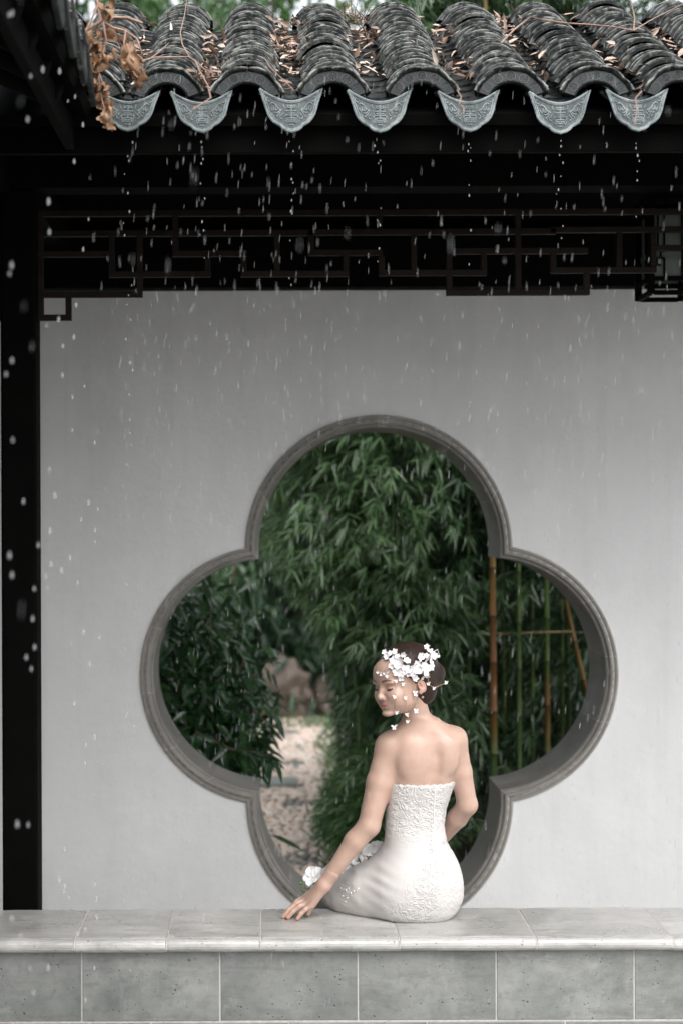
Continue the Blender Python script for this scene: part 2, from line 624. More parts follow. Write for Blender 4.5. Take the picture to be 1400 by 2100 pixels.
def coping(x0, x1, k, joint=False):
    rr = 0.0195
    sh = 0.0012 if joint else 0.0
    prof = [(BB, BT - 2 * rr), (BB, BT - 0.004), (BB - 0.004, BT)]
    prof += [(BF - 0.006, BT), (BF - 0.010, BT - 0.0015)]
    for i in range(9):
        a = math.pi / 2 + math.pi * i / 8
        prof.append((BF - 0.018 + math.cos(a) * rr * 0.95, BT - rr - 0.0015 + math.sin(a) * rr))
    prof += [(BF + 0.0, BT - 2 * rr - 0.002)]
    prof = [(min(y + sh, BB - .002), z - (sh if z > BT - .03 else 0)) for y, z in prof]
    nseg = 2 if joint else 7
    rows = []
    j = [0, 0] if joint else [R.uniform(-.0012, .0012) for _ in range(2)]
    for i in range(nseg + 1):
        x = x0 + (x1 - x0) * i / nseg
        e = 0.0015 if i in (0, nseg) else 0
        dz = j[0]
        rows.append([(x, y + (e if y < BF else 0) + math.sin(i * 1.7 + k) * 0.0005, z + dz - (e if z > BT - .03 else 0)) for y, z in prof])
    m = MB().grid(rows, close=True)
    n = len(prof)
    m.f.append(tuple(range(n)))
    m.f.append(tuple(range(nseg * n + n - 1, nseg * n - 1, -1)))
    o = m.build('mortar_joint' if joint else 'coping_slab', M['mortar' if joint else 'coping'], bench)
    fix_normals(o.data)
    if joint: return o
    return bevel(o, 0.0015, 1, 40)


cx = [-3.2, -2.6, -2.2, -1.81, -1.42, -1.13, -0.862, -0.589, -0.316, -0.039, 0.372, 0.778, 1.183, 1.59, 2.0, 2.4, 2.8, 3.4]
g = 0.0027
for i in range(len(cx) - 1):
    coping(cx[i] + g, cx[i + 1] - g, i)
    coping(cx[i + 1] - g - .0006, cx[i + 1] + g + .0006, i, True)


def block(name, x0, x1, y0, y1, z0, z1, mat, parent, bv=0.002):
    o = MB().box(x0, x1, y0, y1, z0, z1).build(name, mat, parent)
    fix_normals(o.data)
    return bevel(o, bv, 2)


fx0 = W(165, 1990, BF)[0]
for k in range(-7, 8):
    x0 = fx0 + k * 0.4105
    j = R.uniform(-.0012, .0012)
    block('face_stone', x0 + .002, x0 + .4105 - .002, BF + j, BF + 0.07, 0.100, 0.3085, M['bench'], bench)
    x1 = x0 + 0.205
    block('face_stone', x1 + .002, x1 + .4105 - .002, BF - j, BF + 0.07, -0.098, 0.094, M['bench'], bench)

# ------------------------------------------------------------------ white garden wall with the quatrefoil opening
WF, WB = 6.90, 7.235
QX = (776.0 - VPX) / FPX * WF
QZ = EYE + (VPY - 1384.0) / FPX * WF
LOBES = [  # centre (x, z), radius, direction the lobe faces
    (0.0, 0.490, 0.512, 90), (-0.424, 0.0, 0.497, 180), (0.0, -0.490, 0.512, 270), (0.424, 0.0, 0.497, 0)]


def corner(a, b, d):
    """where two neighbouring lobe circles, shrunk by d, cross (the point nearer the outside)"""
    (x0, z0, r0, _), (x1, z1, r1, _) = a, b
    r0 -= d; r1 -= d
    dx, dz = x1 - x0, z1 - z0
    D = math.hypot(dx, dz)
    t = (r0 * r0 - r1 * r1 + D * D) / (2 * D)
    h = math.sqrt(max(r0 * r0 - t * t, 0))
    mx, mz = x0 + dx * t / D, z0 + dz * t / D
    c = [(mx + s * h * -dz / D, mz + s * h * dx / D) for s in (1, -1)]
    return max(c, key=lambda p: math.hypot(*p))


def lobe_pts(i, d, t0=0.0, t1=1.0, n=40):
    L, prv, nxt = LOBES[i], LOBES[i - 1], LOBES[(i + 1) % 4]
    r = L[2] - d
    a0 = math.degrees(math.atan2(*(np.array(corner(prv, L, d)) - np.array(L[:2]))[::-1]))
    a1 = math.degrees(math.atan2(*(np.array(corner(L, nxt, d)) - np.array(L[:2]))[::-1]))
    c = L[3]
    a0 = c - ((c - a0) % 360)
    a1 = c + ((a1 - c) % 360)
    out = []
    for k in range(n + 1):
        a = rad(a0 + (a1 - a0) * (t0 + (t1 - t0) * k / n))
        out.append((L[0] + math.cos(a) * r, L[1] + math.sin(a) * r))
    return out


hole = []
for i in range(4):
    hole += lobe_pts(i, 0.004, n=36)[:-1]
WX0, WX1, WZ1 = -6.0, 6.0, 2.95
rect = [(WX0 - QX, FLOOR - .05 - QZ), (WX1 - QX, FLOOR - .05 - QZ), (WX1 - QX, WZ1 - QZ), (WX0 - QX, WZ1 - QZ)]
allp = rect + hole
tri = geometry.tessellate_polygon([[Vector((x, z, 0)) for x, z in rect], [Vector((x, z, 0)) for x, z in hole]])
wv = [(QX + x, WF, QZ + z) for x, z in allp] + [(QX + x, WB, QZ + z) for x, z in allp]
n0 = len(allp)
wf = [tuple(t) for t in tri] + [tuple(i + n0 for i in t[::-1]) for t in tri]
nh = len(hole)
for k in range(nh):
    a, b = 4 + k, 4 + (k + 1) % nh
    wf.append((a, b, b + n0, a + n0))
for k in range(4):
    a, b = k, (k + 1) % 4
    wf.append((a, b, b + n0, a + n0))
wall = obj('garden_wall', wv, wf, M['plaster'])
fix_normals(wall.data)
tag(wall, 'white plastered garden wall pierced by a large quatrefoil gateway', 'wall')

# moulding profile: (inward offset, depth y)
PROF = [(-0.002, WF + 0.01), (-0.002, WF - 0.012), (0.001, WF - 0.016), (0.008, WF - 0.0165), (0.010, WF - 0.012), (0.013, WF - 0.011),
        (0.016, WF - 0.018), (0.021, WF - 0.0235), (0.027, WF - 0.0235), (0.031, WF - 0.019), (0.033, WF - 0.010), (0.037, WF - 0.008),
        (0.041, WF - 0.011), (0.044, WF - 0.008), (0.046, WF - 0.002), (0.046, WB + 0.012), (-0.002, WB + 0.012)]


def sweep(i, t0, t1, n, grow=0.0):
    rows = []
    for k in range(n + 1):
        rows.append([])
    for d, y in PROF:
        pts = lobe_pts(i, d - grow, t0, t1, n)
        for k, (x, z) in enumerate(pts):
            rows[k].append((QX + x, y if abs(y - WB) < .02 else y + grow, QZ + z))
    m = MB().grid(rows)
    q = len(PROF)
    m.f.append(tuple(range(q)))
    m.f.append(tuple(range(n * q + q - 1, n * q - 1, -1)))
    return m


for i in range(4):
    o = sweep(i, 0, 1, 40, 0.0018).build('joint_mortar', M['joint'], wall, True)
    fix_normals(o.data)
    cuts = [0, .145, .315, .50, .68, .855, 1] if i in (0, 2) else [0, .165, .36, .55, .72, .86, 1]
    for a, b in zip(cuts, cuts[1:]):
        e = 0.0012
        o = sweep(i, a + (e if a > 0 else 0), b - (e if b < 1 else 0), 9).build('surround_stone', M['surround'], wall)
        fix_normals(o.data)

# ------------------------------------------------------------------ covered walkway (main gallery)
gal = tag(empty('covered_walkway', (0, 5.78, FLOOR)), 'covered garden walkway with grey tiled roof, dark timber frame and hanging fretwork', 'walkway')
TH = rad(24.7)
EY, EZ = 4.72, 2.682            # foot of the roof slope
SL = 1.13                       # straight slope length before the rounded crest
CR = 0.32


def roof_path(s):
    if s <= SL:
        return EY + s * math.cos(TH), EZ + s * math.sin(TH), TH
    y, z = EY + SL * math.cos(TH), EZ + SL * math.sin(TH)
    a = (s - SL) / CR
    if a < 2 * TH:
        b = TH - a
        return y + CR * (math.sin(TH) - math.sin(b)), z + CR * (math.cos(b) - math.cos(TH)), b
    y += 2 * CR * math.sin(TH)
    q = s - SL - CR * 2 * TH
    return y + q * math.cos(TH), z - q * math.sin(TH), -TH


SC2 = FPX / 4.70
COVER = [(p - VPX) / SC2 for p in (-150, 25, 185, 345, 510, 686, 868, 1050, 1225, 1395, 1572)]
VALLEY = [(p - VPX) / SC2 for p in (268, 418, 600, 780, 962, 1147, 1305, 1482)]


def arc_tile(name, r, half, th, length, up=True, n=10):
    """curved roof tile: front rim at y=0; arc opens down (cover) or up (pan)"""
    m = MB()
    rim = []
    def P(k, rr, y):
        a = rad(-half + 2 * half * k / n)
        x, z = math.sin(a) * rr, (math.cos(a) * rr - r * math.cos(rad(half)))
        if not up: z = -z
        return (x, y, z)
    ro, ri = (r, r - th)
    rows = [[P(k, ro, 0.004) for k in range(n + 1)], [P(k, ro, 0.010) for k in range(n + 1)], [P(k, ro, length) for k in range(n + 1)]]
    m.grid(rows); rim += [0.95] * (n + 1) + [0.05] * (n + 1) + [0] * (n + 1)
    rows = [[P(k, ri, 0.0) for k in range(n + 1)], [P(k, ro - .002, 0.0) for k in range(n + 1)], [P(k, ro, 0.004) for k in range(n + 1)]]
    m.grid(rows); rim += [0.12] * (n + 1) + [0.45] * (n + 1) + [0.95] * (n + 1)
    rows = [[P(k, ri, length) for k in range(n + 1)], [P(k, ri, 0.0) for k in range(n + 1)]]
    m.grid(rows); rim += [0.1] * (2 * (n + 1))
    me = m.mesh(name, M['tile'])
    set_attr(me, 'rim', rim)
    fix_normals(me)
    me.polygons.foreach_set('use_smooth', [i < 2 * n for i in range(len(me.polygons))])
    return me


cover_me = [arc_tile('cover_tile', 0.0915, 66, 0.0105, 0.10), arc_tile('cover_tile', 0.089, 68, 0.011, 0.10), arc_tile('cover_tile', 0.094, 63, 0.010, 0.10)]
pan_me = [arc_tile('pan_tile', 0.125, 46, 0.010, 0.13, False), arc_tile('pan_tile', 0.12, 47, 0.011, 0.13, False)]

# roof deck (boards under the tiles) and the back slope
rows = []
for s in np.linspace(-0.0, 2.95, 40):
    y, z, _ = roof_path(s)
    rows.append([(-3.2, y, z - 0.03), (3.2, y, z - 0.03)])
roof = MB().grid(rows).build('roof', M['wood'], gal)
sol = roof.modifiers.new('thick', 'SOLIDIFY'); sol.thickness = 0.03; sol.offset = 0
rows = []
for s in np.linspace(1.46, 3.0, 24):
    y, z, _ = roof_path(s)
    rows.append([(x, y, z + 0.045 + 0.045 * math.cos((x - COVER[6]) / 0.2345 * 2 * math.pi)) for x in np.linspace(-3.2, 3.2, 330)])
MB().grid(rows).build('back_slope', M['tile'], roof, True)
for x0, x1 in ((-3.2, -0.93), (1.42, 3.2)):   # outside the frame: tile corrugation in one piece
    rows = []
    for s in np.linspace(0, 1.46, 24):
        y, z, _ = roof_path(s)
        rows.append([(x, y, z + 0.045 + 0.045 * math.cos((x - COVER[6]) / 0.2345 * 2 * math.pi)) for x in np.linspace(x0, x1, 120)])
    MB().grid(rows).build('tile_slope', M['tile'], roof, True)

EXP = 0.0465
for ci, x in enumerate(COVER[1:]):
    s = 0.0
    k = 0
    wob = R.uniform(0, 6)
    while s < 1.44:
        y, z, th = roof_path(s)
        jx = math.sin(k * 0.35 + wob) * 0.0035 + R.uniform(-.003, .003)
        mt = Matrix.Translation((x + jx, y, z + 0.050 + R.uniform(-.003, .003))) @ Matrix.Rotation(th - rad(12.5) + R.uniform(-.04, .04), 4, 'X') \
            @ Matrix.Rotation(R.uniform(-.03, .03), 4, 'Z') @ Matrix.Rotation(R.uniform(-.035, .035), 4, 'Y') @ Matrix.Diagonal((R.uniform(.975, 1.03), 1, R.uniform(.95, 1.06), 1))
        place('cover_tile', R.choice(cover_me), roof, mt)
        s += EXP * R.uniform(0.82, 1.15)
        k += 1
for vi, x in enumerate(VALLEY):
    s = 0.02
    while s < 1.46:
        y, z, th = roof_path(s)
        mt = Matrix.Translation((x + R.uniform(-.004, .004), y, z + 0.036)) @ Matrix.Rotation(th - rad(4), 4, 'X') @ Matrix.Rotation(R.uniform(-.03, .03), 4, 'Z')
        place('pan_tile', R.choice(pan_me), roof, mt)
        s += 0.075 * R.uniform(0.85, 1.15)
crest = simple('pale_crest_mortar', (0.36, 0.36, 0.35), 0.6, 0.4, 0.3, 30, 0.3, 60)
crest_pan = pan_me[0].copy(); crest_pan.materials[0] = crest
crest_cov = cover_me[2].copy(); crest_cov.materials[0] = crest
for x in VALLEY:
    y, z, th = roof_path(1.39)
    place('crest_saddle', crest_pan, roof, Matrix.Translation((x, y, z + 0.055)) @ Matrix.Rotation(th, 4, 'X') @ Matrix.Diagonal((1.1, 1.3, 0.9, 1)))
for x in COVER:
    y, z, th = roof_path(1.44)
    place('crest_cap', crest_cov, roof, Matrix.Translation((x, y, z + 0.050)) @ Matrix.Rotation(th, 4, 'X') @ Matrix.Diagonal((1.03, 0.7, 1.03, 1)))

# end tiles of the cover rows: scalloped lip + curved apron with five round medallions
def end_tile_mesh():
    r1, r0, half, n = 0.0945, 0.0585, 70, 24
    zc = -0.0945 * math.cos(rad(66))
    m = MB()
    front, back = [], []
    for rr, y in ((r0, 0.0), (r1, 0.0), (r1, 0.012), (r0, 0.012)):
        pass
    rows = []
    for k in range(n + 1):
        a = rad(-half + 2 * half * k / n)
        rows.append([(math.sin(a) * rr, y, math.cos(a) * rr + zc) for rr, y in ((r0, 0.001), (r0 + .0025, -.002), (r0 + .005, 0.0), (r1 - .005, 0.0), (r1, 0.002), (r1, 0.014), (r0, 0.013))])
    m.grid(rows, close=True)
    q = 7
    m.f.append(tuple(range(q))); m.f.append(tuple(range(n * q + q - 1, n * q - 1, -1)))
    me = m.mesh('end_tile', M['slate_dark'])
    return fix_normals(me)


def lip_mesh():
    m = MB()
    n = 56
    zc = -0.0945 * math.cos(rad(66))
    rows = []
    for k in range(n + 1):
        a = -72 + 144 * k / n
        wv_ = 0.0062 * abs(math.sin(rad(a * 3.75))) ** 0.8
        ar = rad(a)
        prof = [(0.093, 0.03), (0.099, 0.02), (0.102 - 0.004 + wv_, -0.010), (0.0985 - 0.004 + wv_, -0.013), (0.0945 - .003 + wv_, -0.010), (0.092, 0.004)]
        rows.append([(math.sin(ar) * rr, y, math.cos(ar) * rr + zc) for rr, y in prof])
    m.grid(rows)
    me = m.mesh('scalloped_lip', M['tile'], True)
    set_attr(me, 'rim', [0.25, 0.3, 1.0, 0.8, 0.3, 0.0] * (n + 1))
    return me


def medallion_mesh():
    m = MB()
    zc = -0.0945 * math.cos(rad(66))
    rm = 0.0765
    for a in (-54, -27, 0, 27, 54):
        ar = rad(a)
        c = np.array((math.sin(ar) * rm, -0.0005, math.cos(ar) * rm + zc))
        ux = np.array((math.cos(ar), 0, -math.sin(ar))); uz = np.array((math.sin(ar), 0, math.cos(ar)))
        def ln(pts, r=0.0012):
            m.tube([c + ux * p[0] + uz * p[1] for p in pts], r, 5)
        ln([(0.0128 * math.cos(2 * math.pi * q / 16), 0.0128 * math.sin(2 * math.pi * q / 16)) for q in range(17)])
        for zz, hw in ((0.0068, .008), (0.0022, .0105), (-0.0022, .0105), (-.0068, .0045)):
            ln([(-hw, zz), (hw, zz)], .0010)
        ln([(0, .0115), (0, .002)], .001)
        ln([(-.0035, -.0022), (-.0035, -.0105)], .001); ln([(.0035, -.0022), (.0035, -.0105)], .001)
    return m.mesh('medallion_relief', M['slate'])


end_me, lip_me, med_me = end_tile_mesh(), lip_mesh(), medallion_mesh()
names_of = ['beyond', 'left']
for ci, x in enumerate(COVER[2:], 2):
    t = rad(-8 + R.uniform(-3, 3))
    mt = Matrix.Translation((x, EY - 0.022, EZ + 0.044)) @ Matrix.Rotation(t, 4, 'X') @ Matrix.Rotation(R.uniform(-.03, .03), 4, 'Y')
    e = place('end_tile', end_me, gal, mt)
    place('scalloped_lip', lip_me, e, mt)
    place('medallion_relief', med_me, e, mt)


# drip tiles of the valleys: shield shaped plates with a long-life character between two bats
HALF = [(0.0, -0.0672), (0.006, -0.0652), (0.016, -0.0628), (0.025, -0.0576), (0.031, -0.0504), (0.037, -0.0476), (0.048, -0.0412), (0.057, -0.032), (0.0635, -0.0208), (0.068, -0.0072), (0.071, 0.004), (0.0745, 0.014), (0.0795, 0.029), (0.086, 0.046)]


def drip_outline(k=1.0, dz=0.0, nt=14):
    h = [(x * k, (z + .02) * k - .02 + dz) for x, z in HALF]
    pts = [(-x, z) for x, z in h[::-1]] + h[1:]
    x1, z1 = h[-1]
    zc = 0.012 + (1 - k) * -0.035 + dz
    top = [(x1 - 2 * x1 * q / nt, zc + (z1 - zc) * abs(1 - 2 * q / nt) ** 1.8) for q in range(1, nt)]
    return pts, top


def drip_mesh():
    pts, top = drip_outline()
    o = pts + top
    # strips between the lower outline and the top edge keep the plate a clean solid
    n = len(pts)
    low = pts
    def topz(x):
        return 0.012 + 0.033 * abs(x / 0.086) ** 1.8
    m = MB()
    rows = []
    for x, z in low:
        zt = topz(x)
        if zt - z < 0.0015: zt = z + 0.0015
        rows.append([(x, 0.0015, z), (x * .985, -0.0015, z + (zt - z) * .03), (x, -0.0015, zt - .001), (x, 0.001, zt), (x, 0.012, zt), (x, 0.011, z)])
    m.grid(rows, close=True)
    m.f.append(tuple(range(6))); m.f.append(tuple(range(n * 6 - 1, n * 6 - 7, -1)))
    # short tongue running back under the last pan tile
    rows = []
    for q in range(11):
        x = -0.08 + 0.016 * q
        zt = topz(x)
        rows.append([(x, 0.004, zt - .001), (x, 0.10, zt + .038), (x, 0.10, zt + .030), (x, 0.004, zt - .010)])
    m.grid(rows, close=True)
    me = m.mesh('drip_tile', M['slate'])
    return fix_normals(me)


def emblem_mesh(seed):
    rr = random.Random(seed)
    m = MB()
    def ln(pts, r=0.0017, both=False):
        for s in ((1, -1) if both else (1,)):
            m.tube([(s * p[0] + rr.uniform(-.0004, .0004), -0.0026, p[1] * (sq if p[1] < 0 else 1)) for p in pts], r * 1.15, 5)
    sq = 1.0
    p, t = drip_outline(0.995, 0.0)
    ln(p + t + [p[0]], 0.0028)
    p, t = drip_outline(0.90, 0.0)
    ln(p + t + [p[0]], 0.0016)
    sq = 0.80
    # long-life character
    for z, hw in ((0.0005, .0075), (-.0055, .0095), (-.0165, .015), (-.024, .011), (-.0305, .0165), (-.040, .0105), (-.047, .0105), (-.053, .0075)):
        ln([(-hw, z), (hw, z)], .0017)
    ln([(0, .004), (0, -.040)], .0018)
    ln([(.0095, .003), (.0095, -.0055)], .0014, True)
    ln([(.0165, -.0305), (.0175, -.037), (.014, -.042), (.016, -.050), (.012, -.056)], .0015, True)
    ln([(.0105, -.040), (.0105, -.053)], .0015, True)
    ln([(.006, -.0595), (.003, -.063), (0, -.060), (-.003, -.063), (-.006, -.0595)], .0015)
    # bats
    ln([(.027, -.016), (.031, -.011), (.036, -.008), (.043, .004), (.051, .010), (.056, .006)], .0019, True)
    ln([(.036, -.008), (.041, -.014), (.047, -.010), (.051, -.016), (.056, -.006)], .0017, True)
    ln([(.041, -.003), (.044, -.012)], .0013, True); ln([(.046, .001), (.049, -.010)], .0013, True)
    ln([(.031, -.012), (.035, -.020), (.041, -.023), (.045, -.020)], .0017, True)
    ln([(.024, -.022), (.027, -.030), (.032, -.033), (.030, -.040), (.026, -.043)], .0016, True)
    ln([(.029, -.018), (.034, -.027), (.040, -.033), (.036, -.037)], .0016, True)
    # corner scrolls
    ln([(.058, .012), (.064, .014), (.068, .020), (.065, .024), (.062, .021)], .0014, True)
    ln([(.060, -.016), (.056, -.024), (.050, -.030), (.048, -.038), (.043, -.046)], .0014, True)
    ln([(.018, -.006), (.022, .002), (.020, .006)], .0013, True)
    return m.mesh('emblem_relief', M['relief'])


drip_me = drip_mesh()
emb_me = [emblem_mesh(s) for s in (1, 2, 3)]
DZ = [0, -.003, 0.000, -.003, -.004, -.008, -.003, -.004]
for i, x in enumerate(VALLEY):
    mt = Matrix.Translation((x, EY - 0.045, EZ - 0.004 + DZ[i])) @ Matrix.Rotation(rad(R.uniform(-9, -3)), 4, 'X') @ Matrix.Rotation(R.uniform(-.03, .03), 4, 'Y') @ Matrix.Rotation(R.uniform(-.06, .06), 4, 'Z') @ Matrix.Diagonal((R.uniform(.93, .98), 1, R.uniform(.94, 1.04), 1))
    d = place('drip_tile', drip_me, gal, mt)
    place('emblem_relief', R.choice(emb_me), d, mt)

# eaves timber: fascia, rafters, purlins, beams, posts
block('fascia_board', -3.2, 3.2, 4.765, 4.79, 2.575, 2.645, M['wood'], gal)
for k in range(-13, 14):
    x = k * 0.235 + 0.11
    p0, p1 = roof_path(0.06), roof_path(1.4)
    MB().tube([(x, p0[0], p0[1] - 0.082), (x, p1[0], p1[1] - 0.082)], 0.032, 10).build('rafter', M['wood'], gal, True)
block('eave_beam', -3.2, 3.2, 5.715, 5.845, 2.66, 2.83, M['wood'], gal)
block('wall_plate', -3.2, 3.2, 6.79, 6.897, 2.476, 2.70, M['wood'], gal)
block('added_shade_board', -3.2, 3.2, 6.84, 6.896, 2.765, 2.93, M['wood'], gal)  # dark board added over too-bright plaster, standing in for shade up there
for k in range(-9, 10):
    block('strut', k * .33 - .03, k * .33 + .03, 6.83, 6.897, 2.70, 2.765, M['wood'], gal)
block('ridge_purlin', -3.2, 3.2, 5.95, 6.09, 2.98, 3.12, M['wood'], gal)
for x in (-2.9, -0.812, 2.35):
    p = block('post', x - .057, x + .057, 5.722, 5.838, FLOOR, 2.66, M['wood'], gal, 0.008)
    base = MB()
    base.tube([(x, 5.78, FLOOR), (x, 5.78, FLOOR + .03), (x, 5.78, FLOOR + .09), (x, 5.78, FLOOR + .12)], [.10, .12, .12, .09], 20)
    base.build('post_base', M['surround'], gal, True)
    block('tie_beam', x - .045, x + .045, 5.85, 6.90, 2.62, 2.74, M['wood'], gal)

# hanging fretwork between the posts, bar by bar (photo measures in the plane of the posts)
LY = 5.775
fret = tag(empty('hanging_fretwork', tuple(W(640, 440, LY))), 'reddish brown openwork timber fretwork hanging under the walkway beam', 'fretwork')
BWX = 0.0095


def hbar(x0, x1, y):
    a, b = W(x0, y, LY), W(x1, y, LY)
    block('lattice_bar', a[0] - BWX, b[0] + BWX, LY - .0125, LY + .0125, a[2] - BWX, a[2] + BWX, M['lattice'], fret, .0015)


def vbar(x, y0, y1):
    a, b = W(x, y0, LY), W(x, y1, LY)
    block('lattice_bar', a[0] - BWX, a[0] + BWX, LY - .0105, LY + .0105, b[2] + BWX, a[2] - BWX, M['lattice'], fret, .0015)


for a in [(86, 289, 603), (-40, 143, 650), (232, 428, 562), (362, 502, 520), (502, 711, 562), (640, 780, 519), (784, 993, 561), (922, 1203, 602),
          (922, 1200, 517), (1135, 1340, 557), (1340, 1600, 512), (86, 640, 478), (640, 1135, 477), (1135, 1700, 474), (1405, 1560, 557), (86, 232, 520), (-200, 4, 603), (-200, 4, 520), (86, 1950, 437), (-400, 4, 437)]:
    hbar(*a)
for a in [(289, 478, 603), (143, 603, 650), (428, 520, 562), (502, 520, 562), (570, 478, 562), (711, 519, 562), (784, 519, 561), (640, 478, 519), (850, 477, 561),
          (993, 517, 561), (922, 477, 602), (1063, 437, 602), (1203, 557, 602), (1135, 517, 557), (1340, 474, 557), (1270, 474, 557), (362, 437, 520), (232, 478, 562), (86, 437, 650), (4, 437, 650), (-40, 520, 650), (780, 437, 477), (1405, 512, 557)]:
    vbar(*a)

# ------------------------------------------------------------------ side walkway on the left, running towards the viewer
drip_shaded = drip_me.copy(); drip_shaded.materials[0] = M['tile']  # shade of the side eaves put into darker copies of both tiles
end_shaded = end_me.copy(); end_shaded.materials[0] = M['tile']
side = tag(empty('side_walkway', (-1.2, 3.5, FLOOR)), 'dark side walkway whose eaves run forward above the withered vine', 'walkway')
SX, SZ = -0.475, 2.70
rows = []
for q in np.linspace(0, 1.35, 10):
    rows.append([(SX - q * math.cos(TH), -1.5, SZ - .03 + q * math.sin(TH)), (SX - q * math.cos(TH), 4.73, SZ - .03 + q * math.sin(TH))])
for q in np.linspace(0.1, 1.5, 10):
    rows.append([(SX - (1.35 + q) * math.cos(TH), -1.5, SZ - .03 + (1.35 - q) * math.sin(TH)), (SX - (1.35 + q) * math.cos(TH), 4.73, SZ - .03 + (1.35 - q) * math.sin(TH))])
so = MB().grid(rows).build('roof', M['wood'], side)
sol = so.modifiers.new('thick', 'SOLIDIFY'); sol.thickness = 0.03; sol.offset = 0
rows = []
for q in np.linspace(-0.02, 1.35, 16):
    rows.append([(SX - q * math.cos(TH), y, SZ + .035 + q * math.sin(TH) + 0.04 * math.cos(y / 0.235 * 2 * math.pi)) for y in np.linspace(-1.5, 4.70, 260)])
MB().grid(rows).build('tile_slope', M['tile'], so, True)
for k in range(14):
    y = 4.44 - k * 0.235
    mt = Matrix.Translation((SX + 0.035, y, SZ - 0.008)) @ Matrix.Rotation(rad(90), 4, 'Z') @ Matrix.Rotation(rad(-5), 4, 'X')
    if k < 6:
        d = place('drip_tile', drip_shaded, side, mt)
        mt = Matrix.Translation((SX + 0.018, y - 0.117, SZ + 0.04)) @ Matrix.Rotation(rad(90), 4, 'Z') @ Matrix.Rotation(rad(-8), 4, 'X')
        e = place('end_tile', end_shaded, side, mt)
        place('scalloped_lip', lip_me, e, mt)
    MB().tube([(SX - .04, y - .1, SZ - .075), (SX - 1.3, y - .1, SZ - .075 + 1.26 * math.tan(TH))], 0.032, 10).build('rafter', M['wood'], side, True)
block('fascia_board', SX - .07, SX - .045, -1.5, 4.74, 2.58, 2.65, M['wood'], side)
block('eave_beam', -0.95, -0.83, -1.5, 5.70, 2.64, 2.80, M['wood'], side)
for y in (0.4, 3.1):
    block('post', -0.947, -0.833, y - .057, y + .057, FLOOR, 2.64, M['wood'], side, .008)
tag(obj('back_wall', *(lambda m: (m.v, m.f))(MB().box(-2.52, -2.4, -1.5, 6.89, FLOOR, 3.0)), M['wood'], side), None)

# ------------------------------------------------------------------ hanging lantern at the right
LX0, LX1, LYF, LYB, LZ0, LZ1 = 1.258, 1.405, 5.90, 6.10, 2.335, 2.66
lan = tag(empty('hanging_lantern', ((LX0 + LX1) / 2, 6.0, LZ0)), 'grey box lantern with dark scrolled fretwork hanging behind the fretwork', 'lantern')
fr = MB()
w = 0.011
for x in (LX0, LX1):
    for y in (LYF, LYB):
        fr.box(x - w, x + w, y - w, y + w, LZ0, LZ1)
for z in (LZ0 + .004, LZ0 + .05, LZ1 - .05, LZ1 - .004):
    t_ = 0.0075
    for y in (LYF, LYB): fr.box(LX0 + w, LX1 - w, y - t_, y + t_, z - t_, z + t_)
    for x in (LX0, LX1): fr.box(x - t_, x + t_, LYF + w, LYB - w, z - t_, z + t_)
fo = fr.build('frame', M['wood'], lan)
for y, s in ((LYF, 1), (LYB, -1)):
    MB().box(LX0 + w, LX1 - w, y + s * .002, y + s * .005, LZ0 + .055, LZ1 - .055).build('panel', M['panel'], lan)
for x, s in ((LX0, 1), (LX1, -1)):
    MB().box(x + s * .002, x + s * .005, LYF + w, LYB - w, LZ0 + .055, LZ1 - .055).build('panel', M['panel'], lan)


def scroll(m, o, ux, span):
    """meander fret on one lantern face: o lower-left corner, ux unit along the face"""
    def P(u, v): return (o[0] + ux[0] * u * span, o[1] + ux[1] * u * span, o[2] + v)
    for pts in ([(.30, .0), (.30, .062), (.14, .062), (.14, .04), (.24, .04)], [(.22, .062), (.22, .085), (.30, .085), (.30, .215)],
                [(.70, .0), (.70, .062), (.86, .062), (.86, .04), (.76, .04)], [(.78, .062), (.78, .085), (.70, .085), (.70, .215)], [(.16, .085), (.16, .215)], [(.84, .085), (.84, .215)]):
        for a, b in zip(pts, pts[1:]):
            m.tube([P(*a), P(*b)], 0.0032, 4)


m = MB()
for o_, ux, sp in (((LX0, LYF - .004, LZ0 + .055), (1, 0), LX1 - LX0), ((LX0 - .004, LYF, LZ0 + .055), (0, 1), LYB - LYF), ((LX1 + .004, LYF, LZ0 + .055), (0, 1), LYB - LYF), ((LX0, LYB + .004, LZ0 + .055), (1, 0), LX1 - LX0)):
    scroll(m, o_, ux, sp)
m.build('fretwork', M['wood'], lan)['kind'] = 'stuff'
MB().tube([((LX0 + LX1) / 2, 6.0, LZ1 - .01), ((LX0 + LX1) / 2, 6.0, 2.99)], .004, 6).build('hanging_rod', M['wood'], lan)

# ------------------------------------------------------------------ garden behind the wall
GZ = FLOOR - 0.03


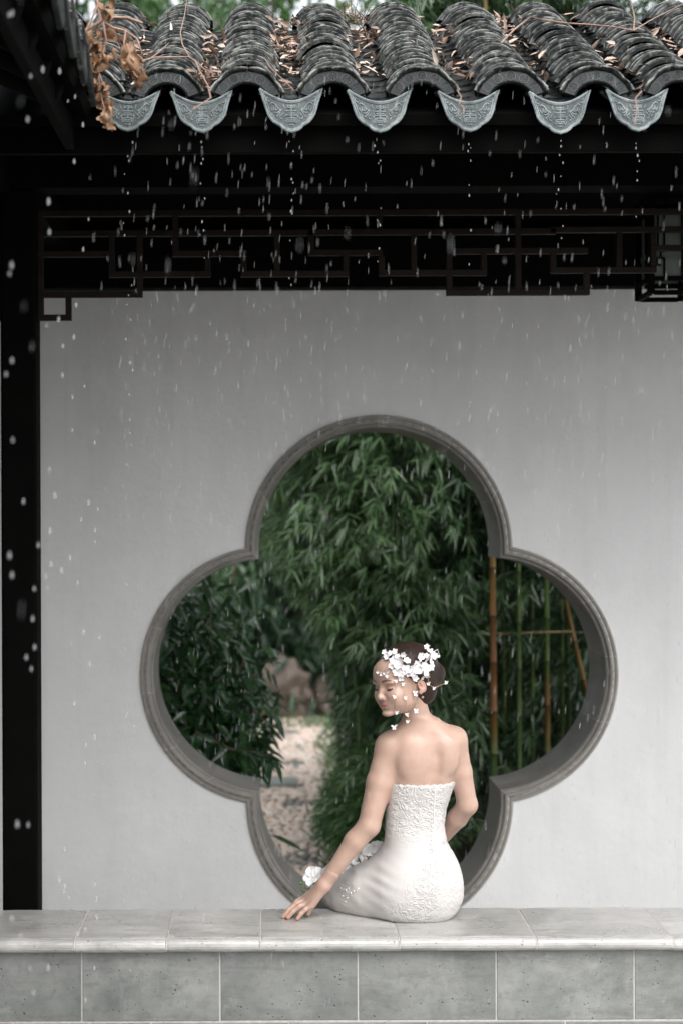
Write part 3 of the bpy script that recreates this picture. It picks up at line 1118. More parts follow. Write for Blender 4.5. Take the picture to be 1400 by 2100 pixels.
def culm_obj(parent, pts, r0, r1, node_gap=0.26, tint=lambda z: 0.0, name='culm'):
    """bamboo cane along pts (polyline) with swollen dark nodes"""
    pts = [np.array(p, float) for p in pts]
    seg = [np.linalg.norm(b - a) for a, b in zip(pts, pts[1:])]
    tot = sum(seg)
    def at(s):
        for a, b, l in zip(pts, pts[1:], seg):
            if s <= l: return a + (b - a) * s / l
            s -= l
        return pts[-1]
    P, Rr, node = [], [], []
    s = R.uniform(0, node_gap * .5)
    P.append(at(0)); Rr.append(r0); node.append(0)
    while s < tot:
        f = s / tot
        r = r0 + (r1 - r0) * f
        for ds, k, nd in ((-.006, 1, 0), (-.002, 1.14, .85), (.002, 1.05, 1.0), (.005, 1.14, .5), (.010, 1, 0)):
            if 0 < s + ds < tot:
                P.append(at(s + ds)); Rr.append(r * k); node.append(nd)
        s += node_gap * R.uniform(.85, 1.1) * (1.0 - .3 * f)
    P.append(at(tot)); Rr.append(r1); node.append(0)
    m = MB().tube(P, Rr, 9)
    me = m.mesh(name, M['culm'], True)
    set_attr(me, 'node', np.repeat(node, 9))
    set_attr(me, 'tint', np.repeat([tint(p[2]) for p in P], 9))
    return place(name, me, parent)


def bamboo_leaves(x, y, h, lean, z0, z1, nb, reach, seed, leafL=(.065, .125), per=(11, 16), bright=0.0, droop=.55, pull=(0, 0)):
    rs = np.random.RandomState(seed)
    zz = rs.uniform(z0, z1, nb)
    f = zz / h
    bx = x + lean[0] * f ** 2; by = y + lean[1] * f ** 2
    az = rs.uniform(0, 2 * np.pi, nb)
    d = np.stack([np.cos(az) + pull[0], np.sin(az) + pull[1], rs.uniform(.1, .7, nb)], 1)
    d /= np.linalg.norm(d, axis=1, keepdims=True)
    ln = rs.uniform(.45, 1.0, nb) * reach * (1.1 - .45 * f)
    npt = rs.randint(per[0], per[1], nb)
    idx = np.repeat(np.arange(nb), npt)
    n = len(idx)
    t = rs.uniform(.2, 1.0, n)
    P = np.stack([bx[idx], by[idx], zz[idx]], 1) + d[idx] * (ln[idx] * t)[:, None]
    P[:, 2] -= droop * ln[idx] * t ** 2
    P += rs.normal(0, .02, (n, 3))
    # 4 leaves per spray point
    k = 4
    P = np.repeat(P, k, 0); dd = np.repeat(d[idx], k, 0); n *= k
    jit = rs.normal(0, .42, (n, 3))
    D = dd * .75 + jit + np.array((0, 0, -.75)); D[:, 0] += pull[0] * .4
    N = np.array((0, 0, 1.0)) + rs.normal(0, .45, (n, 3)) + np.array((0, -.35, 0))
    xmin = np.interp(P[:, 2], [0, .35, .9, 1.15, 1.45, 1.8, 2.4, 2.8], [.40, .34, .30, .16, -.08, -.15, .0, .62]) + rs.normal(0, .03, n)
    ok = P[:, 0] + D[:, 0] * .05 > xmin * P[:, 1] / 9.2
    P, D, N = P[ok], D[ok], N[ok]; tk_ = np.repeat(t, k)[ok]; n = len(P)
    L = rs.uniform(leafL[0], leafL[1], n)
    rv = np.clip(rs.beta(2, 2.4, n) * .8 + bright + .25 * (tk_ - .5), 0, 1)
    return leaves_np(P, D, N, L, L * rs.uniform(.09, .14, n), .18, .22, rv)


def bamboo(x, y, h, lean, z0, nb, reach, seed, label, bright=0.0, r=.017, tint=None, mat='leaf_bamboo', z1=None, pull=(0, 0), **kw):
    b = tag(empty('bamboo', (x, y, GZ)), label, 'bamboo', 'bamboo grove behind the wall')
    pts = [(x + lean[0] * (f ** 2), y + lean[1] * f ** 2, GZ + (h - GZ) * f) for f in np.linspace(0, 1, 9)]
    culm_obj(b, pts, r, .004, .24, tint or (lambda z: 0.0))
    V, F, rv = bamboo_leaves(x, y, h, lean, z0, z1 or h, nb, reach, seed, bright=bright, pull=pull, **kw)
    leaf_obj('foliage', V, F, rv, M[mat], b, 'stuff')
    return b


GROVE = 'slender leafy bamboo stem in the dense dark grove behind the gateway'
# canes in view on the right, bare below
bamboo(1.055, 8.50, 6.2, (-.03, .25), 2.0, 60, .8, 1, 'tall bamboo cane, rust orange above and green at its foot, by the gate corner', r=.0185,
       tint=lambda z: min(1, max(0, (z - .52) / .12)) * (1.0 - .35 * min(1, max(0, (z - 1.15) / .25))))
bamboo(1.192, 8.62, 5.6, (.05, .3), 2.1, 50, .8, 2, 'thin dark green bamboo cane beside the rust orange one', r=.013)
bamboo(1.345, 8.72, 6.0, (.0, .3), 1.9, 60, .8, 3, 'green bamboo cane with one tan band, seen through the gateway at its right', r=.014,
       tint=lambda z: 1.0 if .60 < z < .72 else (.25 if z < .6 else 0.0))
q = tag(empty('leaning_bamboo_cane', (1.56, 8.8, GZ)), 'brown bamboo cane leaning steeply near the right edge of the gateway', 'bamboo cane')
culm_obj(q, [W(1222, 1500, 8.8), W(1195, 1400, 8.8), W(1150, 1200, 8.85), W(1080, 900, 8.9)], .012, .009, .22, lambda z: .8)
q = tag(empty('bamboo_rail', tuple(W(1050, 1303, 8.72))), 'thin horizontal bamboo rail tied across the canes', 'rail')
culm_obj(q, [W(935, 1304, 8.68), W(1060, 1301, 8.68), W(1172, 1298, 8.68)], .007, .006, .18, lambda z: .6, 'pole')
for i, (px, Y_) in enumerate(((960, 8.95), (1033, 9.1), (1090, 9.0), (1150, 9.15), (905, 9.2))):
    x = (px - VPX) / FPX * Y_
    bamboo(x, Y_, 5.6, (R.uniform(-.2, .1), .3), 1.2, 70, .75, 20 + i, GROVE, bright=-.12, r=.010)

# the grove itself: leaf colour carries shade on the right, sky light towards the path
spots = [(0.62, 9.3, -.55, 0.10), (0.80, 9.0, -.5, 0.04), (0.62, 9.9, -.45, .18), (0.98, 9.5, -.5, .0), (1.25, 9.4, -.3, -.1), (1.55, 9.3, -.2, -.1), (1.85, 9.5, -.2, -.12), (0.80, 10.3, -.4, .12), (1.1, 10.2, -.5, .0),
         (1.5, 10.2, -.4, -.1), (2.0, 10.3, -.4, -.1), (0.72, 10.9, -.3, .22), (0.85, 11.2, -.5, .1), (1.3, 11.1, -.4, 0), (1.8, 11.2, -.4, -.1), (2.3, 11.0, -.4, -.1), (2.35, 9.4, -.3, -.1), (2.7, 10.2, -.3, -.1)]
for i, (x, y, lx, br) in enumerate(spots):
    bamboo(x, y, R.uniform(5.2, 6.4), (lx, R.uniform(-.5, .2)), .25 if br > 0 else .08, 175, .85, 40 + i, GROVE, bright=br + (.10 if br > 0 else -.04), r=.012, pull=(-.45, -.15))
# arching sprays over the path left of the grove, sky light painted into their leaves
for i, (x, y, h, lx) in enumerate(((0.45, 8.75, 3.2, -.55), (0.55, 9.2, 3.6, -.85), (0.38, 9.6, 3.8, -.75), (0.75, 8.8, 3.4, -.6))):
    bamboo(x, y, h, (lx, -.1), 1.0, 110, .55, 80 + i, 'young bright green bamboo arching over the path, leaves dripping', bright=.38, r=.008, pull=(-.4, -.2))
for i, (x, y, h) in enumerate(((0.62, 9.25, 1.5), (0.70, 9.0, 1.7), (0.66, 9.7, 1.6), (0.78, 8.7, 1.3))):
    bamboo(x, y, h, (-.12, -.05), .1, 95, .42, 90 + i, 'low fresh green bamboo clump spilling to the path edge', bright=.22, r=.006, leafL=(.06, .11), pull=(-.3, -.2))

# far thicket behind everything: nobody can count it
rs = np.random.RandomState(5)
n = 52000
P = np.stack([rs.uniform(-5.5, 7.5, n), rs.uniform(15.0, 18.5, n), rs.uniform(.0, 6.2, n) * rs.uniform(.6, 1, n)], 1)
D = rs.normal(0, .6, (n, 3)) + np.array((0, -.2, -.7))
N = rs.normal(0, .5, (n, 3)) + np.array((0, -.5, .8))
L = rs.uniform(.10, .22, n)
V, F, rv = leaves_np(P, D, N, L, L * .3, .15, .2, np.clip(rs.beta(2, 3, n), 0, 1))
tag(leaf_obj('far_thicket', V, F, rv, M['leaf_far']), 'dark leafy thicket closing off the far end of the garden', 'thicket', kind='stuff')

# rocks and an old wall at the end of the path
q = MB()
rows = []
for i in range(9):
    z = GZ + i * .28
    rows.append([(x, 19.5 + .12 * math.sin(x * 2.1 + i) + .08 * math.sin(x * 5.3 + 2 * i), z) for x in np.linspace(-7, 8, 60)])
q.grid(rows)
o = q.build('old_garden_wall', M['rock'], None, True)
tag(o, 'dim brownish rough wall closing the garden behind the thicket', 'wall')


def rock(name, c, r, seed, label):
    bm = bmesh.new()
    bmesh.ops.create_icosphere(bm, subdivisions=4, radius=1)
    rr = np.random.RandomState(seed)
    ph = rr.uniform(0, 6, 12); fr = np.linspace(1.2, 13, 12)[:, None] * rr.uniform(.6, 1, (12, 3)) * rr.choice((-1, 1), (12, 3))
    for v in bm.verts:
        p = np.array(v.co)
        d = sum(math.sin(float(fr[k] @ p) + ph[k]) / (1.5 + .3 * k) for k in range(12)) * .15
        p = p * (1 + d)
        v.co = (c[0] + p[0] * r[0], c[1] + p[1] * r[1], c[2] + p[2] * r[2])
    me = bpy.data.meshes.new(name)
    bm.to_mesh(me); bm.free()
    me.materials.append(M['rock'])
    me.polygons.foreach_set('use_smooth', np.ones(len(me.polygons), bool))
    return tag(place(name, me), label, 'rock')


rock('garden_rock', (0.08, 15.2, .08), (.30, .2, .34), 3, 'rugged brown garden rock at the far end of the pebble path')
rock('garden_rock', (-0.48, 14.9, .02), (.34, .25, .26), 4, 'low brown garden rock left of the tall one, half behind the shrub')
rock('garden_rock', (0.62, 15.3, .0), (.30, .22, .24), 6, 'small brown garden rock against the bamboo at the path end')

# pebble path
def path_mid(y): return 0.02 + 0.05 * (y - 7.3) * .45 - .0
rows = [[(path_mid(y) - .78, y, GZ + .012), (path_mid(y) + .78, y, GZ + .012)] for y in np.linspace(7.25, 15.6, 24)]
path = tag(MB().grid(rows).build('path', M['bedding']), kind='structure')


def pebble_verts():
    v = [(0, 0, 1.0)]
    for rr_, z, nn, o_ in ((.62, .78, 6, 0), (1.0, .18, 6, .5), (.95, -.3, 6, .5)):
        for k in range(nn):
            a = 2 * math.pi * (k + o_) / nn
            v.append((math.cos(a) * rr_, math.sin(a) * rr_, z))
    f = [(0, 1 + k, 1 + (k + 1) % 6) for k in range(6)]
    f += [(1 + k, 7 + k, 1 + (k + 1) % 6) for k in range(6)] + [(1 + (k + 1) % 6, 7 + k, 7 + (k + 1) % 6) for k in range(6)]
    f += [(7 + k, 13 + k, 13 + (k + 1) % 6) for k in range(6)] + [(7 + k, 13 + (k + 1) % 6, 7 + (k + 1) % 6) for k in range(6)]
    return np.array(v), np.array(f)


pv, pf = pebble_verts()
rs = np.random.RandomState(9)
cells = []
y = 7.3
while y < 15.5:
    step = .040 + .004 * (y - 7.3)
    x = path_mid(y) - .76
    while x < path_mid(y) + .76:
        cells.append((x + rs.uniform(-.008, .008), y + rs.uniform(-.009, .009), step))
        x += step * rs.uniform(.85, 1.2)
    y += step * .82
C = np.array(cells)
C = C[~((abs(C[:, 1] - 11.42) < .2) & (C[:, 0] > -.13) & (C[:, 0] < .17))]
pat = .5 + .25 * np.sin(C[:, 0] * 9.0 + 1) * np.sin(C[:, 1] * 5.2) + .12 * np.sin(C[:, 1] * 17)
dark = (np.sin(C[:, 0] * 7.5 + .6) * np.sin(C[:, 1] * 3.6 + 1.0) > .84) | (rs.rand(len(C)) < .16)
val = np.where(dark, rs.uniform(.02, .22, len(C)), np.clip(.55 + rs.normal(0, .2, len(C)), .24, 1))
ang = rs.uniform(0, np.pi, len(C))
asp = rs.uniform(.62, 1.0, len(C))
near = np.argsort(C[:, 1] + 8 * np.clip(np.abs(C[:, 0] - .13) - .36, 0, 1))[:290]
mask = np.zeros(len(C), bool); mask[near] = True


def pebble_set(i):
    ca, sa = math.cos(ang[i]), math.sin(ang[i])
    s = C[i, 2] * .56
    v = pv * np.array((s, s * asp[i], s * .42))
    return np.stack([v[:, 0] * ca - v[:, 1] * sa + C[i, 0], v[:, 0] * sa + v[:, 1] * ca + C[i, 1], v[:, 2] + GZ + .016], 1)


far_i = np.nonzero(~mask)[0]
V = np.concatenate([pebble_set(i) for i in far_i])
F = (np.arange(len(far_i))[:, None, None] * len(pv) + pf[None]).reshape(-1, 3)
leaf_obj('pebbles', V, F, np.repeat(val[far_i], len(pv)), M['pebble'], path, 'stuff')
peb_me = []
for k in range(8):
    me = mesh('pebble', pv, pf, M['pebble'], True)
    set_attr(me, 'rnd', np.full(len(pv), (.05, .12, .3, .45, .6, .7, .82, .95)[k]))
    peb_me.append(me)
for i in near:
    k = int(np.argmin(abs(np.array((.05, .12, .3, .45, .6, .7, .82, .95)) - val[i])))
    s = C[i, 2] * .56
    place('pebble', peb_me[k], path, Matrix.Translation((C[i, 0], C[i, 1], GZ + .016)) @ Matrix.Rotation(ang[i], 4, 'Z') @ Matrix.Diagonal((s, s * asp[i], s * .42, 1)))
block('stepping_slab', -.12, .16, 11.28, 11.54, GZ, GZ + .045, M['slab'], path, .008)

# shrub with dark glossy leaves inside the left lobe
sh = tag(empty('glossy_shrub', (-.45, 8.05, GZ)), 'dark glossy leaved shrub filling the left lobe of the gateway', 'shrub')
rs = np.random.RandomState(21)
tips = []
stems = MB()
for k in range(34):
    b = np.array((-.50 + rs.uniform(-.2, .22), 8.05 + rs.uniform(-.15, .25), GZ))
    px, py = rs.uniform(300, 560), rs.uniform(1150, 1540)
    if px > 480 and py < 1300: px -= 110
    e = W(px, py, 7.75 + rs.uniform(0, .6))
    mid = (b + e) / 2 + np.array((rs.uniform(-.08, .08), 0, .12))
    pts = [b, (b + mid) / 2 + rs.normal(0, .02, 3), mid, (mid + e) / 2 + rs.normal(0, .02, 3), e]
    stems.tube(pts, [.009, .008, .007, .005, .003], 6)
    for t in np.linspace(.35, 1, 8):
        i = min(int(t * 4), 3); f_ = t * 4 - i
        tips.append(pts[i] * (1 - f_) + pts[i + 1] * f_)
# the hanging sprig over the path
sprig = [W(400, 1500, 7.7), W(470, 1535, 7.65), W(520, 1543, 7.62), W(562, 1552, 7.6)]
stems.tube(sprig, [.006, .005, .004, .002], 6)
stems.build('stem', M['bark'], sh, True)
tips = np.array(tips)
n = 5200
P = tips[rs.randint(0, len(tips), n)] + rs.normal(0, .075, (n, 3))
pxs = VPX + P[:, 0] / P[:, 1] * FPX
pys = VPY - (P[:, 2] - EYE) / P[:, 1] * FPX
keep = (pxs < 590 - np.clip((1380 - pys), 0, 300) * .35) & (pxs < 590 - np.clip((pys - 1400), 0, 300) * .30) & (P[:, 1] > 7.5)
P = P[keep]
sp = np.array(sprig)
k_ = 46
tt = rs.uniform(0, 2.99, k_); ii = tt.astype(int); ff = (tt - ii)[:, None]
P = np.concatenate([P, sp[ii] * (1 - ff) + sp[ii + 1] * ff])
n = len(P)
D = rs.normal(0, .6, (n, 3)) + np.array((.15, -.35, -.45))
N = rs.normal(0, .35, (n, 3)) + np.array((0, -.45, .8))
L = rs.uniform(.06, .115, n)
V, F, rv = leaves_np(P, D, N, L, L * rs.uniform(.26, .36, n), .22, .12, np.clip(rs.beta(1.6, 2.6, n), 0, 1), 'ovate')
leaf_obj('foliage', V, F, rv, M['leaf_shrub'], sh, 'stuff')
sh2 = tag(empty('pale_shrub', (-.75, 10.5, GZ)), 'paler green shrub further back behind the glossy one', 'shrub')
stems = MB()
c2 = []
for k in range(9):
    e = np.array((-.85 + rs.uniform(-.5, .5), 10.6 + rs.uniform(-.3, .4), rs.uniform(.6, 2.0)))
    stems.tube([(-.75 + rs.uniform(-.1, .1), 10.5, GZ), (-.78, 10.55, .4), tuple(e)], [.02, .015, .004], 6)
    c2 += [e * t + np.array((-.78, 10.55, .3)) * (1 - t) for t in (.4, .6, .8, 1.0)]
stems.build('stem', M['bark'], sh2, True)
c2 = np.array(c2)
n = 1900
P = c2[rs.randint(0, len(c2), n)] + rs.normal(0, .15, (n, 3))
V, F, rv = leaves_np(P, rs.normal(0, .7, (n, 3)) + np.array((0, -.2, -.3)), rs.normal(0, .4, (n, 3)) + np.array((0, -.3, .9)), rs.uniform(.07, .13, n), rs.uniform(.03, .045, n), .2, .12, rs.beta(2, 2, n), 'ovate')
leaf_obj('foliage', V, F, rv, M['leaf_fresh'], sh2, 'stuff')

sh3 = tag(empty('hazy_shrub', (-.25, 13.9, GZ)), 'soft grey green shrub at the far bend of the path', 'shrub')
stems = MB()
c2 = []
for k in range(10):
    e = np.array((-.45 + rs.uniform(-.45, .40), 14.0 + rs.uniform(-.3, .5), rs.uniform(.9, 2.3)))
    stems.tube([(-.45 + rs.uniform(-.1, .1), 14.0, GZ), (-.45, 14.05, .6), tuple(e)], [.025, .018, .005], 6)
    c2 += [e * t + np.array((-.45, 14.05, .6)) * (1 - t) for t in (.5, .7, .85, 1.0)]
stems.build('stem', M['bark'], sh3, True)
c2 = np.array(c2)
n = 1500
P = c2[rs.randint(0, len(c2), n)] + rs.normal(0, .15, (n, 3))
P = P[P[:, 2] > .75]; n = len(P)
V, F, rv = leaves_np(P, rs.normal(0, .7, (n, 3)) + np.array((0, -.2, -.3)), rs.normal(0, .4, (n, 3)) + np.array((0, -.3, .9)), rs.uniform(.06, .12, n), rs.uniform(.022, .04, n), .2, .12, rs.beta(2, 2, n), 'ovate')
leaf_obj('foliage', V, F, rv, M['leaf_shrub'], sh3, 'stuff')

# fine leaved mound at the right edge of the path
mo = tag(empty('fine_leaved_bush', (.58, 8.75, GZ)), 'soft rounded bush of fine green fronds at the right edge of the path', 'bush')
n = 7500
a = rs.uniform(0, 2 * np.pi, n); el = np.arccos(rs.uniform(.0, 1, n))
dirs = np.stack([np.cos(a) * np.sin(el), np.sin(a) * np.sin(el), np.cos(el)], 1)
rr_ = rs.uniform(.25, 1, n) ** .5
P = np.array((.56, 8.75, .0)) + dirs * rr_[:, None] * np.array((.34, .32, .50))
P[:, 2] += .03 * np.sin(P[:, 0] * 30)
D = dirs + rs.normal(0, .35, (n, 3)) + np.array((-.25, -.2, -.35))
V, F, rv = leaves_np(P, D, rs.normal(0, .4, (n, 3)) + np.array((0, -.3, .9)), rs.uniform(.05, .10, n), rs.uniform(.006, .011, n), .3, .1, np.clip(rs.beta(2, 2, n) * .9 + .15, 0, 1))
leaf_obj('frond', V, F, rv, M['leaf_fresh'], mo, 'stuff')
stems = MB()
for k in range(12):
    stems.tube([(.58, 8.75, GZ), (.58 + rs.uniform(-.2, .2), 8.75 + rs.uniform(-.2, .2), .3)], [.008, .003], 5)
stems.build('stem', M['green'], mo)
# small creeping plants beside the pebbles
n = 420
P = np.stack([rs.uniform(.12, .62, n), rs.uniform(7.45, 8.4, n), GZ + rs.uniform(.01, .09, n)], 1)
V, F, rv = leaves_np(P, rs.normal(0, .8, (n, 3)) + np.array((0, -.2, .25)), rs.normal(0, .4, (n, 3)) + np.array((0, -.2, 1)), rs.uniform(.02, .045, n), rs.uniform(.010, .018, n), .2, .1, rs.rand(n), 'ovate')
tag(leaf_obj('ground_cover', V, F, rv, M['leaf_fresh']), 'small green creeping plants along the pebble edge', 'plants', kind='stuff')
# one long leaf in front of the path
a, b = W(555, 1712, 7.5), W(624, 1744, 7.45)
V, F, rv = leaves_np(np.array([a]), np.array([b - a]), np.array([(.2, -.6, .8)]), np.array([np.linalg.norm(b - a)]), np.array([.030]), .05, .15, np.array([.35]))
lf = tag(empty('long_green_leaf', tuple(W(520, 1735, 7.5))), 'single long green leaf poking out before the pebble path', 'leaf')
leaf_obj('blade', V, F, rv, M['leaf_shrub'], lf)
MB().tube([(float(a[0]) - .35, 7.5, GZ), (float(a[0]) - .2, 7.5, .2), tuple(a)], [.004, .003, .002], 5).build('stalk', M['green'], lf)

# tree standing behind the roof at the left, its twigs against the pale sky
tr = tag(empty('garden_tree', (-1.9, 16.8, GZ)), 'tree with loose small leaves above the roof, thin against the white sky', 'tree')
tk = MB()
tk.tube([(-1.9, 16.8, GZ), (-1.85, 16.8, 2.2), (-1.6, 16.7, 4.4), (-1.2, 16.6, 6.0), (-.8, 16.6, 7.4)], [.14, .12, .10, .07, .04], 10)
ends = []
for k in range(26):
    s0 = np.array((-1.6 + .08 * (k % 6), 16.7, 4.3 + .45 * (k % 6)))
    px, py = R.choice([(R.uniform(420, 500), R.uniform(-60, 45)), (R.uniform(545, 640), R.uniform(-60, 75)), (R.uniform(640, 760), R.uniform(-60, 50)), (R.uniform(280, 330), R.uniform(-80, 40)), (R.uniform(250, 800), R.uniform(-280, -60)), (R.uniform(0, 300), R.uniform(-200, 0))])
    e = W(px, py, R.uniform(16.0, 17.4))
    tk.tube([s0, (s0 + e) / 2 + np.array((0, 0, .15)), e], [.035, .02, .007], 6)
    for t in (.75, .9, 1, 1): ends.append(s0 * (1 - t) + e * t)
tk.build('trunk', M['bark'], tr, True)
ends = np.array(ends)
n = 2600
P = ends[rs.randint(0, len(ends), n)] + rs.normal(0, .16, (n, 3))
V, F, rv = leaves_np(P, rs.normal(0, .7, (n, 3)) + np.array((0, 0, -.4)), rs.normal(0, .5, (n, 3)) + np.array((0, -.3, .8)), rs.uniform(.09, .18, n), rs.uniform(.04, .07, n), .2, .12, rs.rand(n), 'ovate')
leaf_obj('crown', V, F, rv, M['leaf_fresh'], tr, 'stuff')
rs = np.random.RandomState(61)
n = 2600
yy = rs.uniform(8.6, 15.4, n)
sd = rs.rand(n)
xx = np.where(sd < .45, np.array([path_mid(v) for v in yy]) - .34 + rs.normal(0, .07, n) - .05 * (15 - yy) * .3, np.array([path_mid(v) for v in yy]) + .30 + rs.normal(0, .06, n))
far = rs.rand(n) < .22
yy = np.where(far, rs.uniform(14.3, 15.3, n), yy); xx = np.where(far, rs.uniform(-.4, .7, n), xx)
P = np.stack([xx, yy, np.full(n, GZ + .01)], 1)
V, F, rv = leaves_np(P, rs.normal(0, .5, (n, 3)) + np.array((0, 0, .9)), rs.normal(0, .4, (n, 3)) + np.array((0, -.9, .3)), rs.uniform(.06, .17, n), rs.uniform(.006, .012, n), .35, .15, rs.rand(n))
tag(leaf_obj('edge_grass', V, F, rv, M['leaf_fresh']), 'thin green grass growing along both edges of the pebble path', 'grass', kind='stuff')

# ------------------------------------------------------------------ leaf litter, twigs and the withered vine on the roof
def on_roof(px, py, lift=0.0):
    """point of the photo on the plane 'lift' above the roof slope"""
    k = math.tan(TH)
    z0 = EZ + lift / math.cos(TH)
    s = (VPY - py) / FPX
    Y = (EYE - z0 + k * EY) / (k - s)
    return W(px, py, Y)


rs = np.random.RandomState(33)
lit_P = []
for i, x in enumerate(VALLEY):
    n = (90, 200, 230, 130, 90, 110, 60, 50)[i]
    s = np.clip(rs.exponential(.42, n) + rs.uniform(0, .35, n), .03, 1.35)
    cl = rs.uniform(.05, 1.2, 3)
    s = np.where(rs.rand(n) < .55, np.clip(cl[rs.randint(0, 3, n)] + rs.normal(0, .06, n), .03, 1.35), s)
    for q in s:
        y, z, th = roof_path(q)
        dx = rs.normal(0, .035)
        lit_P.append((x + dx, y, z + .022 + abs(dx) * .5 + rs.uniform(0, .032)))
P = np.array(lit_P)
n = len(P)
D = rs.normal(0, 1, (n, 3)) * np.array((1, .8, .35)) + np.array((0, -.25, 0))
N = rs.normal(0, .5, (n, 3)) + np.array((0, -.4, .9))
V, F, rv = leaves_np(P, D, N, rs.uniform(.018, .055, n), rs.uniform(.005, .017, n), -.05, .3, np.clip(rs.beta(2.0, 1.6, n), 0, 1), 'ovate')
tag(leaf_obj('leaf_litter', V, F, rv, M['litter']), 'pale brown dead leaves lying in the channels between the roof tiles', 'dead leaves', kind='stuff')

TW = [('long bare reddish twig bent across the tile rows on the right', [(1030, 90), (1058, 62), (1090, 36), (1120, 43), (1165, 50), (1215, 53), (1262, 58), (1302, 65), (1345, 40), (1410, 8)], .0028, [[(1302, 64), (1304, 40), (1296, 0)]]),
      ('bare reddish twig on the second tile row from the vine, forking at its end', [(296, 124), (318, 117), (355, 116), (392, 116), (404, 124), (414, 146), (430, 175), (436, 200), (418, 212), (398, 224)], .0026, [[(403, 124), (424, 142), (445, 152)], [(308, 122), (330, 106), (350, 88)], [(392, 116), (378, 90), (374, 66), (383, 30), (388, -5)]]),
      ('thin twig lying from the crest down the channel beside the third tile row', [(545, 118), (560, 140), (575, 155), (592, 170), (606, 186)], .0016, []),
      ('thin crooked twig over the drip tile nearest the right edge', [(1318, 190), (1305, 204), (1308, 225), (1304, 258)], .0018, []),
      ('short twig hooked on the drip tile below the mossy channel', [(940, 186), (948, 200), (944, 214), (954, 222), (952, 236)], .0017, []),
      ('thick pale cane stub beside the vine at the crest', [(215, 38), (240, 34), (268, 36), (296, 46)], .006, [])]
for lab, pts, r, br in TW:
    m = MB()
    lift = .118
    m.tube([on_roof(*p, lift + (.0 if k % 2 else .004)) for k, p in enumerate(pts)], [r * (1 - .45 * k / len(pts)) for k in range(len(pts))], 6)
    for b in br:
        m.tube([on_roof(*p, lift + .004 * k) for k, p in enumerate(b)], [r * .75 * (1 - .4 * k / len(b)) for k in range(len(b))], 6)
    tag(m.build('twig', M['twig'], None, True), lab, 'twig', 'twigs fallen on the roof')

# dead grass tufts caught between tiles
for lab, pxy, nn in (('pale dry grass tuft caught at the crest between two tile rows', (735, 45), 26), ('tangle of dry stalks in the channel behind the vine', (268, 118), 30)):
    m = MB()
    c = on_roof(*pxy, .06)
    for k in range(nn):
        a = c + rs.normal(0, .025, 3) * np.array((1, 1, .3))
        d = rs.normal(0, 1, 3) * np.array((.7, .6, .4)) + np.array((0, -.1, .35))
        d = d / np.linalg.norm(d) * rs.uniform(.05, .12)
        m.tube([a, a + d * .5 + rs.normal(0, .008, 3), a + d], [.0014, .0012, .0006], 4)
    tag(m.build('dry_grass', M['litter'], None), lab, 'dry grass')

vine = tag(empty('withered_vine', tuple(W(205, 5, 4.50))), 'withered vine with curled orange brown leaves hanging from the roof corner', 'vine')
VY = 4.46
m = MB()
def vp(p, dy=0.0): return W(p[0], p[1], VY + dy)
for pts, r in (([(200, -30), (205, 10), (212, 40), (196, 52), (180, 62), (172, 95), (170, 130)], .005), ([(212, 40), (235, 55), (262, 62), (285, 78), (296, 110)], .004), ([(216, 44), (222, 80), (212, 120), (206, 160), (212, 200), (222, 240)], .003),
               ([(205, 10), (196, 30), (182, 62), (165, 72)], .003), ([(208, 150), (216, 175), (226, 200), (230, 235)], .002), ([(168, 110), (163, 140), (158, 158)], .0018), ([(262, 62), (258, 90), (268, 118), (286, 150)], .002)):
    m.tube([vp(p, rs.uniform(-.02, .02)) for p in pts], [r * (1 - .5 * k / len(pts)) for k in range(len(pts))], 6)
m.build('stem', M['twig'], vine, True)


def curled_leaf(c, L, Wd, dirv, seed, val):
    """withered leaf: a wrinkled, curled blade with lobed edge"""
    rr = np.random.RandomState(seed)
    d = np.array(dirv, float); d /= np.linalg.norm(d)
    s = np.cross(d, rr.normal(0, 1, 3)); s /= np.linalg.norm(s)
    nn = np.cross(s, d)
    rows = []
    curl = rr.uniform(1.2, 2.6); ph = rr.uniform(0, 6)
    for i in range(7):
        t = i / 6
        w = Wd * (math.sin(math.pi * min(1, t * .92 + .06)) ** .8) * (1 + .25 * math.sin(i * 2.4 + ph))
        row = []
        for k in range(6):
            u = k / 5 - .5
            a = u * curl
            row.append(c + d * (t * L + .006 * math.sin(k * 2 + ph)) + s * math.sin(a) * w / curl * 1.6 + nn * ((math.cos(a) - 1) * w * .7 + .008 * math.sin(t * 6 + ph + k)))
        rows.append(row)
    m = MB().grid(rows)
    me = m.mesh('leaf', M['dry'], True)
    set_attr(me, 'rnd', np.clip(val + rr.normal(0, .08, len(m.v)), 0, 1))
    place('leaf', me, vine)


LV = [(205, 66, .5), (226, 62, .28), (190, 84, .6), (198, 96, .45), (180, 104, .66), (186, 118, .6), (212, 92, .4), (214, 122, .5), (176, 128, .7), (184, 140, .62), (188, 150, .5), (252, 84, .45), (262, 92, .35), (272, 104, .5), (268, 126, .45),
      (280, 138, .4), (290, 148, .3), (300, 154, .2), (194, 172, .5), (200, 186, .45), (206, 200, .4), (196, 198, .5), (218, 196, .4), (222, 214, .5), (224, 228, .5), (216, 240, .55), (226, 250, .4), (154, 160, .8), (236, 108, .35), (258, 110, .5), (208, 20, .55), (220, 26, .6), (232, -6, .25), (286, 160, .3), (182, 68, .65), (202, 120, .5), (178, 160, .5), (214, 178, .45), (278, 122, .4)]
for k, (px, py, v) in enumerate(LV):
    L = R.uniform(.026, .05)
    curled_leaf(vp((px, py), R.uniform(-.04, .04)) + np.array((0, 0, L * .4)), L, R.uniform(.02, .036), (R.uniform(-.5, .5), R.uniform(-.4, .3), -1), 300 + k, v)

